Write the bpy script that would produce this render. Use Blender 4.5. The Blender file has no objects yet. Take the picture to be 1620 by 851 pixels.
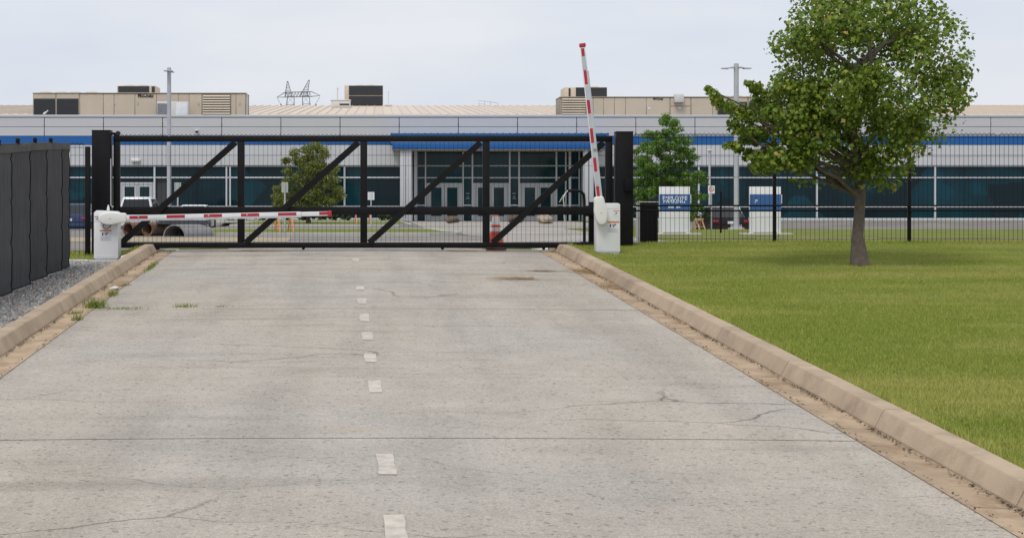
import bpy, bmesh, math, random
import numpy as np
from mathutils import Vector, Matrix

random.seed(7)
RNG = np.random.default_rng(7)
R = math.radians
sc = bpy.context.scene
C = sc.collection

# ---------------------------------------------------------------- camera
# photo pixels (1620 wide) -> world: focal length 2700 px, level camera 0.9 m above the gate's sill
F, PX, PY, CAMZ = 2700.0, 600.0, 328.0, 0.9
cam_d = bpy.data.cameras.new("camera")
cam = bpy.data.objects.new("camera", cam_d)
C.objects.link(cam)
cam.location = (0, 0, CAMZ)
cam.rotation_euler = (R(90), 0, 0)
cam_d.sensor_fit = 'HORIZONTAL'
cam_d.sensor_width = 36.0
cam_d.lens = F / 1620.0 * 36.0
cam_d.shift_x = (810.0 - PX) / 1620.0
cam_d.shift_y = -(425.5 - PY) / 1620.0
cam_d.clip_start = 0.1
cam_d.clip_end = 6000.0
sc.camera = cam

# ---------------------------------------------------------------- world: overcast sky
SUN_EL, SUN_AZ = R(58), R(205)          # azimuth clockwise from +Y: behind the camera, a little left
w = bpy.data.worlds.new("World")
sc.world = w
w.use_nodes = True
nt = w.node_tree
nt.nodes.clear()
wo = nt.nodes.new('ShaderNodeOutputWorld')
bg = nt.nodes.new('ShaderNodeBackground')
sky = nt.nodes.new('ShaderNodeTexSky')
sky.sky_type = 'NISHITA'
sky.sun_disc = False
sky.sun_elevation = SUN_EL
sky.sun_rotation = SUN_AZ
sky.dust_density = 3.0
tcw = nt.nodes.new('ShaderNodeTexCoord')
mpw = nt.nodes.new('ShaderNodeMapping')
mpw.inputs['Scale'].default_value = (1.6, 1.6, 6.0)
nzw = nt.nodes.new('ShaderNodeTexNoise')
nzw.inputs['Scale'].default_value = 2.2
nzw.inputs['Detail'].default_value = 5.0
nzw.inputs['Roughness'].default_value = 0.5
crw = nt.nodes.new('ShaderNodeValToRGB')
crw.color_ramp.elements[0].position = 0.36
crw.color_ramp.elements[0].color = (0.575, 0.625, 0.715, 1)
crw.color_ramp.elements[1].position = 0.66
crw.color_ramp.elements[1].color = (0.70, 0.715, 0.755, 1)
mulw = nt.nodes.new('ShaderNodeVectorMath'); mulw.operation = 'SCALE'
mulw.inputs['Scale'].default_value = 10.0        # cancels the background strength of 0.1
mxw = nt.nodes.new('ShaderNodeMix'); mxw.data_type = 'RGBA'
mxw.inputs['Factor'].default_value = 0.93        # closed cloud cover over the blue sky
nt.links.new(tcw.outputs['Generated'], mpw.inputs['Vector'])
nt.links.new(mpw.outputs['Vector'], nzw.inputs['Vector'])
nt.links.new(nzw.outputs['Fac'], crw.inputs['Fac'])
nt.links.new(crw.outputs['Color'], mulw.inputs[0])
nt.links.new(sky.outputs['Color'], mxw.inputs['A'])
nt.links.new(mulw.outputs['Vector'], mxw.inputs['B'])
nt.links.new(mxw.outputs['Result'], bg.inputs['Color'])
bg.inputs['Strength'].default_value = 0.1
nt.links.new(bg.outputs['Background'], wo.inputs['Surface'])

sun_d = bpy.data.lights.new("sun", 'SUN')
sun_d.energy = 1.5
sun_d.angle = R(22)
sun_d.color = (1.0, 0.96, 0.9)
sun = bpy.data.objects.new("sun", sun_d)
C.objects.link(sun)
sdir = Vector((math.sin(SUN_AZ) * math.cos(SUN_EL), math.cos(SUN_AZ) * math.cos(SUN_EL), math.sin(SUN_EL)))
sun.rotation_euler = (-sdir).to_track_quat('-Z', 'Y').to_euler()
sun.location = (0, -10, 40)

sc.view_settings.view_transform = 'Standard'
sc.view_settings.look = 'None'
sc.view_settings.exposure = 0.25
sc.view_settings.gamma = 1.0
sc.view_settings.use_curve_mapping = False
sc.cycles.max_bounces = 6
sc.cycles.transparent_max_bounces = 8

# ---------------------------------------------------------------- pixel helpers
def WX(px, Y): return (px - PX) * Y / F
def WZ(py, Y): return CAMZ + (PY - py) * Y / F
def at(px, py, Y): return Vector((WX(px, Y), Y, WZ(py, Y)))
def GY(py): return CAMZ * F / (py - PY)           # distance of flat ground (z = 0) seen at row py

# ---------------------------------------------------------------- terrain
SLOPE = 0.0456
def zr(Y):                                         # height of the road: climbs to the gate, then level
    t = (36.0 - Y) / 0.8
    return -SLOPE * 0.8 * (math.log1p(math.exp(t)) if t < 30 else t)
def xc(Y): return -0.14 - 0.025 * (min(Y, 40.0) - 22.0)
def sm(a, b, v):
    t = min(1.0, max(0.0, (v - a) / (b - a)))
    return t * t * (3 - 2 * t)
def zleft(Y): return zr(Y) - 0.075 * (1 - sm(37, 41, Y))
def zright(Y): return zr(Y) + 0.115 * (1 - sm(37.5, 46, Y))
def zg(X, Y):                                      # the ground beyond the gate
    z = zr(Y)
    if Y < 46:
        u = X - xc(Y)
        if u > 0: z = z + (zright(Y) - zr(Y)) * sm(4.2, 4.6, u)
        else: z = z + (zleft(Y) - zr(Y)) * sm(4.2, 5.0, -u)
    dip = 0.55 * sm(12.3, 14.0, X) + 0.40 * sm(7.2, 8.6, -X)
    z -= dip * sm(70.0, 78.0, Y) * (1 - sm(98, 106, Y))
    return z

# ---------------------------------------------------------------- materials
MATS = {}
def newmat(name):
    m = bpy.data.materials.new(name)
    m.use_nodes = True
    return m, m.node_tree, m.node_tree.nodes['Principled BSDF']

def mat(name, col, rough=0.6, metal=0.0, var=0.12, scale=3.0, bump=0.0, bscale=60.0, spec=0.5,
        dirt=None, dirt_amt=0.35, objvar=0.0, stretch=None):
    """base colour with noise variation, optional second (dirt) colour in blotches, per-object variation and fine bump"""
    m, t, b = newmat(name)
    N, L = t.nodes, t.links
    tc = N.new('ShaderNodeTexCoord')
    src = tc.outputs['Object']
    if stretch:
        mp = N.new('ShaderNodeMapping'); mp.inputs['Scale'].default_value = stretch
        L.new(src, mp.inputs['Vector']); src = mp.outputs['Vector']
    n1 = N.new('ShaderNodeTexNoise')
    n1.inputs['Scale'].default_value = scale; n1.inputs['Detail'].default_value = 6; n1.inputs['Roughness'].default_value = 0.62
    L.new(src, n1.inputs['Vector'])
    mr = N.new('ShaderNodeMapRange')
    mr.inputs['From Min'].default_value = 0.3; mr.inputs['From Max'].default_value = 0.7
    mr.inputs['To Min'].default_value = 1 - var; mr.inputs['To Max'].default_value = 1 + var
    L.new(n1.outputs['Fac'], mr.inputs['Value'])
    fac = mr.outputs['Result']
    if objvar:
        oi = N.new('ShaderNodeObjectInfo')
        m2 = N.new('ShaderNodeMapRange'); m2.inputs['To Min'].default_value = 1 - objvar; m2.inputs['To Max'].default_value = 1 + objvar
        L.new(oi.outputs['Random'], m2.inputs['Value'])
        mm = N.new('ShaderNodeMath'); mm.operation = 'MULTIPLY'
        L.new(fac, mm.inputs[0]); L.new(m2.outputs['Result'], mm.inputs[1]); fac = mm.outputs['Value']
    vm = N.new('ShaderNodeVectorMath'); vm.operation = 'SCALE'
    vm.inputs[0].default_value = col
    L.new(fac, vm.inputs['Scale'])
    colout = vm.outputs['Vector']
    if dirt:
        n2 = N.new('ShaderNodeTexNoise'); n2.inputs['Scale'].default_value = scale * 0.55; n2.inputs['Detail'].default_value = 8
        n2.inputs['Roughness'].default_value = 0.7
        L.new(tc.outputs['Object'], n2.inputs['Vector'])
        r2 = N.new('ShaderNodeMapRange'); r2.inputs['From Min'].default_value = 0.5; r2.inputs['From Max'].default_value = 0.75
        r2.inputs['To Max'].default_value = dirt_amt
        L.new(n2.outputs['Fac'], r2.inputs['Value'])
        mx = N.new('ShaderNodeMix'); mx.data_type = 'RGBA'
        L.new(r2.outputs['Result'], mx.inputs['Factor']); L.new(colout, mx.inputs['A'])
        mx.inputs['B'].default_value = (*dirt, 1)
        colout = mx.outputs['Result']
    L.new(colout, b.inputs['Base Color'])
    b.inputs['Roughness'].default_value = rough
    b.inputs['Metallic'].default_value = metal
    b.inputs['Specular IOR Level'].default_value = spec
    if bump:
        n3 = N.new('ShaderNodeTexNoise'); n3.inputs['Scale'].default_value = bscale; n3.inputs['Detail'].default_value = 4
        L.new(tc.outputs['Object'], n3.inputs['Vector'])
        bp = N.new('ShaderNodeBump'); bp.inputs['Strength'].default_value = bump; bp.inputs['Distance'].default_value = 0.01
        L.new(n3.outputs['Fac'], bp.inputs['Height']); L.new(bp.outputs['Normal'], b.inputs['Normal'])
    MATS[name] = m
    return m

def mat_rnd(name, stops, rough=0.7, trans=0.0, patch=None, spec=0.3):
    """colour from a per-face random attribute through a ramp; optional translucency and world-space patches"""
    m, t, b = newmat(name)
    N, L = t.nodes, t.links
    at_ = N.new('ShaderNodeAttribute'); at_.attribute_name = 'rnd'
    cr = N.new('ShaderNodeValToRGB')
    els = cr.color_ramp.elements
    for i, (p, c) in enumerate(stops):
        e = els[i] if i < 2 else els.new(p)
        e.position = p; e.color = (*c, 1)
    L.new(at_.outputs['Fac'], cr.inputs['Fac'])
    out = cr.outputs['Color']
    if patch:
        tc = N.new('ShaderNodeTexCoord')
        mp = N.new('ShaderNodeMapping'); mp.inputs['Scale'].default_value = patch[2]
        L.new(tc.outputs['Object'], mp.inputs['Vector'])
        n = N.new('ShaderNodeTexNoise'); n.inputs['Scale'].default_value = patch[1]; n.inputs['Detail'].default_value = 5
        n.inputs['Roughness'].default_value = 0.6
        L.new(mp.outputs['Vector'], n.inputs['Vector'])
        r = N.new('ShaderNodeMapRange'); r.inputs['From Min'].default_value = 0.42; r.inputs['From Max'].default_value = 0.68
        r.inputs['To Max'].default_value = patch[3]
        L.new(n.outputs['Fac'], r.inputs['Value'])
        mx = N.new('ShaderNodeMix'); mx.data_type = 'RGBA'
        L.new(r.outputs['Result'], mx.inputs['Factor']); L.new(out, mx.inputs['A']); mx.inputs['B'].default_value = (*patch[0], 1)
        out = mx.outputs['Result']
    L.new(out, b.inputs['Base Color'])
    b.inputs['Roughness'].default_value = rough
    b.inputs['Specular IOR Level'].default_value = spec
    if trans:
        tr = N.new('ShaderNodeBsdfTranslucent')
        L.new(out, tr.inputs['Color'])
        ms = N.new('ShaderNodeMixShader'); ms.inputs['Fac'].default_value = trans
        o = N['Material Output']
        L.new(b.outputs['BSDF'], ms.inputs[1]); L.new(tr.outputs['BSDF'], ms.inputs[2]); L.new(ms.outputs['Shader'], o.inputs['Surface'])
    MATS[name] = m
    return m

mat('black_paint', (0.008, 0.0075, 0.0085), 0.5, var=0.25, scale=4, bump=0.05, bscale=25, dirt=(0.018, 0.016, 0.015), dirt_amt=0.4, spec=0.16)
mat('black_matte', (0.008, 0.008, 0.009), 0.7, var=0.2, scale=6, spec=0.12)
mat('wire', (0.010, 0.010, 0.011), 0.6, spec=0.12)
mat('screen', (0.092, 0.092, 0.094), 0.85, var=0.16, scale=2.5, bump=0.25, bscale=220, stretch=(1, 6, 0.8), spec=0.04, dirt=(0.13, 0.127, 0.12), dirt_amt=0.4, objvar=0.13)
mat('screen_hem', (0.125, 0.122, 0.118), 0.8, var=0.15, spec=0.05)
mat('white_metal', (0.78, 0.78, 0.79), 0.4, var=0.04, scale=3, dirt=(0.55, 0.52, 0.47), dirt_amt=0.25)
mat('white_plastic', (0.76, 0.76, 0.72), 0.5, var=0.05, scale=4, dirt=(0.55, 0.53, 0.47), dirt_amt=0.25)
mat('arm_white', (0.74, 0.74, 0.75), 0.38, var=0.06, scale=5, dirt=(0.5, 0.49, 0.47), dirt_amt=0.35)
mat('arm_red', (0.42, 0.02, 0.035), 0.42, var=0.15, scale=8)
mat('silver_tape', (0.47, 0.5, 0.53), 0.35, var=0.1, scale=9)
mat('label_orange', (0.62, 0.2, 0.04), 0.55)
mat('label_grey', (0.4, 0.42, 0.47), 0.6, var=0.3, scale=60)
mat('label_pale', (0.70, 0.71, 0.74), 0.5)
mat('ink', (0.02, 0.02, 0.022), 0.6)
mat('cone_orange', (0.95, 0.11, 0.065), 0.5, var=0.06, scale=9)
mat('cone_white', (0.84, 0.81, 0.79), 0.4, var=0.06, scale=12)
mat('rubber', (0.018, 0.018, 0.018), 0.8, var=0.2)
mat('wall_panel', (0.52, 0.525, 0.55), 0.45, var=0.03, scale=0.6, objvar=0.025)
mat('wall_panel_lower', (0.54, 0.55, 0.575), 0.5, var=0.04, scale=0.7, objvar=0.03)
mat('blue_panel', (0.004, 0.100, 0.34), 0.45, var=0.05, scale=0.8, objvar=0.03)
mat('canopy_blue', (0.004, 0.085, 0.25), 0.45, var=0.1, scale=1.2)
mat('joint_dark', (0.05, 0.055, 0.06), 0.8)
mat('mullion', (0.56, 0.58, 0.62), 0.4, var=0.04)
mat('door_white', (0.47, 0.48, 0.50), 0.45, var=0.05, scale=2)
mat('column', (0.5, 0.51, 0.54), 0.5, var=0.05, scale=1.5)
mat('soffit', (0.42, 0.36, 0.3), 0.7)
mat('rtu_seam', (0.33, 0.275, 0.21), 0.6)
mat('rtu_beige', (0.55, 0.465, 0.36), 0.5, var=0.05, scale=0.8, objvar=0.05, dirt=(0.36, 0.31, 0.25), dirt_amt=0.3)
mat('rtu_dark', (0.022, 0.024, 0.028), 0.6, var=0.15, scale=3)
mat('rtu_grey', (0.2, 0.21, 0.23), 0.55, var=0.15, scale=6)
mat('roof_beige', (0.62, 0.52, 0.42), 0.55, var=0.07, scale=0.5, objvar=0.05, dirt=(0.46, 0.34, 0.25), dirt_amt=0.4)
mat('gutter_white', (0.62, 0.61, 0.58), 0.5, var=0.06)
mat('galv', (0.46, 0.47, 0.5), 0.42, metal=0.25, var=0.08, scale=2)
mat('steel_far', (0.2, 0.21, 0.235), 0.6)
mat('sign_white', (0.72, 0.72, 0.73), 0.45, var=0.04, dirt=(0.55, 0.53, 0.5), dirt_amt=0.25)
mat('sign_blue', (0.03, 0.105, 0.29), 0.45, var=0.05)
mat('sign_text', (0.72, 0.76, 0.82), 0.5)
mat('sign_red', (0.5, 0.06, 0.06), 0.5)
mat('sign_back', (0.42, 0.42, 0.4), 0.5, var=0.1, scale=10)
mat('pipe_tan', (0.17, 0.105, 0.07), 0.8, var=0.25, scale=5, dirt=(0.36, 0.11, 0.04), dirt_amt=0.8)
mat('pipe_grey', (0.24, 0.235, 0.235), 0.5, metal=0.2, var=0.2, scale=5)
mat('plank_dark', (0.05, 0.055, 0.065), 0.65, var=0.3, scale=4)
mat('stone_brown', (0.11, 0.08, 0.06), 0.85, var=0.3, scale=5, bump=0.5, bscale=14)
mat('stone_tan', (0.42, 0.35, 0.27), 0.85, var=0.25, scale=6, bump=0.5, bscale=14)
mat('barricade_orange', (0.74, 0.27, 0.10), 0.6, var=0.15, scale=9)
mat('barricade_wood', (0.5, 0.3, 0.17), 0.75, var=0.2, scale=9)
mat('bark', (0.12, 0.095, 0.075), 0.9, var=0.3, scale=12, bump=0.6, bscale=30)
mat('car_white', (0.66, 0.67, 0.68), 0.25, var=0.02)
mat('car_dark', (0.022, 0.012, 0.015), 0.3, var=0.1, spec=0.25)
mat('car_blue', (0.02, 0.04, 0.1), 0.25, var=0.1)
mat('car_glass', (0.01, 0.013, 0.016), 0.08)
mat('tail_red', (0.42, 0.015, 0.02), 0.3)
mat('lamp_clear', (0.6, 0.6, 0.6), 0.15)
mat('rim', (0.4, 0.4, 0.42), 0.35, metal=0.7)
mat('bird_white', (0.75, 0.74, 0.72), 0.8)
mat('beak', (0.5, 0.3, 0.08), 0.6)
mat('rope', (0.62, 0.63, 0.56), 0.8)
mat('concrete_kerb', (0.43, 0.335, 0.24), 0.9, var=0.13, scale=2.2, bump=0.5, bscale=90, dirt=(0.22, 0.165, 0.115), dirt_amt=0.85, objvar=0.09, spec=0.2)
mat('concrete_gutter', (0.42, 0.315, 0.215), 0.92, var=0.22, scale=2.6, bump=0.5, bscale=80, dirt=(0.235, 0.15, 0.085), dirt_amt=1.1, objvar=0.07, spec=0.2)
mat('concrete_pad', (0.5, 0.49, 0.45), 0.9, var=0.12, scale=4, bump=0.3, bscale=60, dirt=(0.34, 0.31, 0.26), dirt_amt=0.5)
mat('forecourt', (0.33, 0.30, 0.265), 0.9, var=0.14, scale=0.5, bump=0.2, bscale=40, dirt=(0.27, 0.245, 0.22), dirt_amt=0.5, stretch=(1, .5, 1))
mat('asphalt_far', (0.19, 0.172, 0.155), 0.9, var=0.2, scale=0.5, bump=0.2, bscale=40, dirt=(0.3, 0.26, 0.21), dirt_amt=0.5, stretch=(.4, 1, 1))
mat('dirt_strip', (0.36, 0.29, 0.19), 0.95, var=0.2, scale=1.2, bump=0.4, bscale=30, dirt=(0.22, 0.2, 0.10), dirt_amt=0.5)
mat('paint_white', (0.52, 0.475, 0.41), 0.85, var=0.2, scale=9, dirt=(0.42, 0.375, 0.33), dirt_amt=2.2)
mat('joint_fill', (0.13, 0.115, 0.10), 0.95, var=0.3, scale=8)
mat('straw', (0.5, 0.33, 0.16), 0.9, var=0.3, scale=30)
mat('litter', (0.62, 0.6, 0.56), 0.7)
mat('soil', (0.10, 0.075, 0.055), 0.95, var=0.3, scale=10, bump=0.5, bscale=40)
mat_rnd('gravel', [(0, (0.15, 0.148, 0.148)), (1, (0.62, 0.58, 0.53)), (0.45, (0.29, 0.288, 0.285)), (0.8, (0.42, 0.405, 0.385)), (0.92, (0.44, 0.31, 0.22))], 0.9)
mat_rnd('grass', [(0, (0.183, 0.254, 0.035)), (1, (0.614, 0.507, 0.201)), (0.5, (0.301, 0.366, 0.061)), (0.85, (0.425, 0.437, 0.100))], 0.7, 0.3,
        patch=((0.54, 0.49, 0.16), 0.7, (0.35, 1.0, 1.0), 0.7))
mat_rnd('weed', [(0, (0.10, 0.18, 0.022)), (1, (0.34, 0.36, 0.09))], 0.6, 0.2)
mat_rnd('leaf_olive', [(0, (0.088, 0.113, 0.026)), (1, (0.526, 0.448, 0.116)), (0.6, (0.204, 0.238, 0.050)), (0.85, (0.331, 0.340, 0.082))], 0.5, 0.3)
mat_rnd('leaf_green', [(0, (0.069, 0.143, 0.022)), (1, (0.345, 0.475, 0.091)), (0.6, (0.145, 0.273, 0.043))], 0.5, 0.3)
mat_rnd('leaf_maple', [(0, (0.083, 0.145, 0.017)), (1, (0.569, 0.253, 0.127)), (0.5, (0.184, 0.272, 0.033)), (0.86, (0.354, 0.392, 0.057)), (0.95, (0.455, 0.329, 0.089))], 0.5, 0.35)
mat_rnd('leaf_red', [(0, (0.07, 0.016, 0.015)), (1, (0.2, 0.05, 0.035))], 0.6, 0.2)
mat_rnd('leaf_hedge', [(0, (0.02, 0.035, 0.010)), (1, (0.075, 0.10, 0.025))], 0.6, 0.2)

def make_lawn_mat():
    m, t, b = newmat('lawn')
    N, L = t.nodes, t.links
    tc = N.new('ShaderNodeTexCoord')
    mp = N.new('ShaderNodeMapping'); mp.inputs['Scale'].default_value = (0.55, 1, 1)
    L.new(tc.outputs['Object'], mp.inputs['Vector'])
    n1 = N.new('ShaderNodeTexNoise'); n1.inputs['Scale'].default_value = 0.9; n1.inputs['Detail'].default_value = 8; n1.inputs['Roughness'].default_value = 0.65
    L.new(mp.outputs['Vector'], n1.inputs['Vector'])
    cr = N.new('ShaderNodeValToRGB')
    e = cr.color_ramp.elements
    e[0].position = 0.34; e[0].color = (0.125, 0.165, 0.027, 1)
    e[1].position = 0.74; e[1].color = (0.30, 0.26, 0.09, 1)
    x = e.new(0.54); x.color = (0.185, 0.205, 0.043, 1)
    L.new(n1.outputs['Fac'], cr.inputs['Fac'])
    n2 = N.new('ShaderNodeTexNoise'); n2.inputs['Scale'].default_value = 55; n2.inputs['Detail'].default_value = 3
    L.new(tc.outputs['Object'], n2.inputs['Vector'])
    mr = N.new('ShaderNodeMapRange'); mr.inputs['From Min'].default_value = 0.3; mr.inputs['From Max'].default_value = 0.7
    mr.inputs['To Min'].default_value = 0.6; mr.inputs['To Max'].default_value = 1.25
    L.new(n2.outputs['Fac'], mr.inputs['Value'])
    vm = N.new('ShaderNodeVectorMath'); vm.operation = 'SCALE'
    L.new(cr.outputs['Color'], vm.inputs[0]); L.new(mr.outputs['Result'], vm.inputs['Scale'])
    L.new(vm.outputs['Vector'], b.inputs['Base Color'])
    b.inputs['Roughness'].default_value = 0.9; b.inputs['Specular IOR Level'].default_value = 0.15
    bp = N.new('ShaderNodeBump'); bp.inputs['Strength'].default_value = 0.6; bp.inputs['Distance'].default_value = 0.03
    L.new(n2.outputs['Fac'], bp.inputs['Height']); L.new(bp.outputs['Normal'], b.inputs['Normal'])
    MATS['lawn'] = m
make_lawn_mat()

def make_road_mat():
    m, t, b = newmat('road')
    N, L = t.nodes, t.links
    tc = N.new('ShaderNodeTexCoord')
    P = tc.outputs['Object']
    def noise(scale, detail=5, rough=0.6, vec=None, st=None):
        n = N.new('ShaderNodeTexNoise'); n.inputs['Scale'].default_value = scale; n.inputs['Detail'].default_value = detail; n.inputs['Roughness'].default_value = rough
        v = vec or P
        if st:
            mp = N.new('ShaderNodeMapping'); mp.inputs['Scale'].default_value = st
            L.new(v, mp.inputs['Vector']); v = mp.outputs['Vector']
        L.new(v, n.inputs['Vector'])
        return n.outputs['Fac']
    def rng(v, a, b_, c, d):
        r = N.new('ShaderNodeMapRange'); r.inputs['From Min'].default_value = a; r.inputs['From Max'].default_value = b_
        r.inputs['To Min'].default_value = c; r.inputs['To Max'].default_value = d
        L.new(v, r.inputs['Value']); return r.outputs['Result']
    def mul(a, b_):
        x = N.new('ShaderNodeMath'); x.operation = 'MULTIPLY'
        for i, v in enumerate((a, b_)):
            if isinstance(v, (int, float)): x.inputs[i].default_value = v
            else: L.new(v, x.inputs[i])
        return x.outputs['Value']
    def mix(f, a, b_):
        x = N.new('ShaderNodeMix'); x.data_type = 'RGBA'
        if isinstance(f, (int, float)): x.inputs['Factor'].default_value = f
        else: L.new(f, x.inputs['Factor'])
        for k, v in (('A', a), ('B', b_)):
            if isinstance(v, tuple): x.inputs[k].default_value = (*v, 1)
            else: L.new(v, x.inputs[k])
        return x.outputs['Result']
    # weathered pale surface, warmer and cooler areas
    base = mix(rng(noise(0.22, 4, 0.55, st=(1, .6, 1)), 0.38, 0.62, 0, 1), (0.440, 0.392, 0.332), (0.412, 0.380, 0.338))
    # aggregate: dark and light grains
    vo = N.new('ShaderNodeTexVoronoi'); vo.inputs['Scale'].default_value = 95
    L.new(P, vo.inputs['Vector'])
    gr = N.new('ShaderNodeSeparateColor'); L.new(vo.outputs['Color'], gr.inputs['Color'])
    grain = rng(gr.outputs['Red'], 0, 1, 0.78, 1.2)
    vo2 = N.new('ShaderNodeTexVoronoi'); vo2.inputs['Scale'].default_value = 34
    L.new(P, vo2.inputs['Vector'])
    g2 = N.new('ShaderNodeSeparateColor'); L.new(vo2.outputs['Color'], g2.inputs['Color'])
    pits = rng(g2.outputs['Green'], 0.0, 0.10, 0.62, 1.0)
    blot = rng(noise(1.3, 7, 0.66), 0.3, 0.72, 0.88, 1.08)
    # long transverse streaks (dark wheel scuffs across the road) and lengthwise traffic wear
    streak = rng(noise(1.0, 6, 0.62, st=(0.22, 1.5, 1)), 0.54, 0.74, 1.0, 0.80)
    wear = rng(noise(0.9, 4, 0.6, st=(1.3, 0.10, 1)), 0.44, 0.7, 1.02, 0.85)
    f = mul(mul(mul(mul(mul(grain, pits), blot), streak), wear), 1.0)
    vm = N.new('ShaderNodeVectorMath'); vm.operation = 'SCALE'
    L.new(base, vm.inputs[0]); L.new(f, vm.inputs['Scale'])
    col = vm.outputs['Vector']
    # hairline cracks: distance to the edge of large warped cells, only here and there
    nw = N.new('ShaderNodeTexNoise'); nw.inputs['Scale'].default_value = 1.1; nw.inputs['Detail'].default_value = 5
    L.new(P, nw.inputs['Vector'])
    wv = N.new('ShaderNodeMix'); wv.data_type = 'RGBA'; wv.inputs['Factor'].default_value = 0.35
    L.new(P, wv.inputs['A']); L.new(nw.outputs['Color'], wv.inputs['B'])
    vc = N.new('ShaderNodeTexVoronoi'); vc.feature = 'DISTANCE_TO_EDGE'; vc.inputs['Scale'].default_value = 0.55
    mpc = N.new('ShaderNodeMapping'); mpc.inputs['Scale'].default_value = (0.55, 1.2, 1)
    L.new(wv.outputs['Result'], mpc.inputs['Vector']); L.new(mpc.outputs['Vector'], vc.inputs['Vector'])
    line = rng(vc.outputs['Distance'], 0.0, 0.006, 1.0, 0.0)
    where = rng(noise(0.35, 3, 0.5), 0.52, 0.62, 0.0, 1.0)
    crack = mul(mul(line, where), 0.75)
    col = mix(crack, col, (0.085, 0.075, 0.065))
    # straw-coloured clay stains
    clay = mul(rng(noise(0.8, 6, 0.65, st=(.6, 1.6, 1)), 0.66, 0.76, 0.0, 0.5), 1.0)
    col = mix(clay, col, (0.46, 0.33, 0.18))
    # wandering dark drips near the middle of each lane
    spots = rng(noise(4.5, 5, 0.7), 0.69, 0.76, 0.0, 0.45)
    col = mix(spots, col, (0.15, 0.14, 0.135))
    L.new(col, b.inputs['Base Color'])
    b.inputs['Roughness'].default_value = 0.92; b.inputs['Specular IOR Level'].default_value = 0.2
    bp = N.new('ShaderNodeBump'); bp.inputs['Strength'].default_value = 0.55; bp.inputs['Distance'].default_value = 0.006
    L.new(vo.outputs['Distance'], bp.inputs['Height'])
    bp2 = N.new('ShaderNodeBump'); bp2.inputs['Strength'].default_value = 0.5; bp2.inputs['Distance'].default_value = 0.02
    inv = rng(line, 0, 1, 1, 0)
    L.new(inv, bp2.inputs['Height']); L.new(bp.outputs['Normal'], bp2.inputs['Normal'])
    L.new(bp2.outputs['Normal'], b.inputs['Normal'])
    MATS['road'] = m
make_road_mat()

def make_glass_mat(name, c0, c1, rough, strength):
    """tinted curtain glass over dim rooms: large soft shapes behind the panes, sky reflected on top"""
    m, t, b = newmat(name)
    N, L = t.nodes, t.links
    tc = N.new('ShaderNodeTexCoord'); oi = N.new('ShaderNodeObjectInfo')
    ad = N.new('ShaderNodeVectorMath'); ad.operation = 'ADD'
    L.new(tc.outputs['Object'], ad.inputs[0]); L.new(oi.outputs['Location'], ad.inputs[1])
    n1 = N.new('ShaderNodeTexNoise'); n1.inputs['Scale'].default_value = 0.55; n1.inputs['Detail'].default_value = 3
    L.new(ad.outputs['Vector'], n1.inputs['Vector'])
    vo = N.new('ShaderNodeTexVoronoi'); vo.inputs['Scale'].default_value = 0.5; vo.distance = 'CHEBYCHEV'
    L.new(ad.outputs['Vector'], vo.inputs['Vector'])
    sp = N.new('ShaderNodeSeparateColor'); L.new(vo.outputs['Color'], sp.inputs['Color'])
    mu = N.new('ShaderNodeMath'); mu.operation = 'MULTIPLY'
    L.new(n1.outputs['Fac'], mu.inputs[0]); L.new(sp.outputs['Red'], mu.inputs[1])
    r = N.new('ShaderNodeMapRange'); r.inputs['From Min'].default_value = 0.15; r.inputs['From Max'].default_value = 0.55
    r.inputs['To Max'].default_value = strength
    L.new(mu.outputs['Value'], r.inputs['Value'])
    mx = N.new('ShaderNodeMix'); mx.data_type = 'RGBA'
    mx.inputs['A'].default_value = (*c0, 1); mx.inputs['B'].default_value = (*c1, 1)
    L.new(r.outputs['Result'], mx.inputs['Factor']); L.new(mx.outputs['Result'], b.inputs['Base Color'])
    b.inputs['Roughness'].default_value = rough; b.inputs['Specular IOR Level'].default_value = 0.2
    MATS[name] = m
make_glass_mat('glass', (0.004, 0.017, 0.023), (0.004, 0.062, 0.088), 0.06, 0.7)
make_glass_mat('glass_entrance', (0.008, 0.030, 0.036), (0.012, 0.062, 0.082), 0.06, 0.7)

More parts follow.
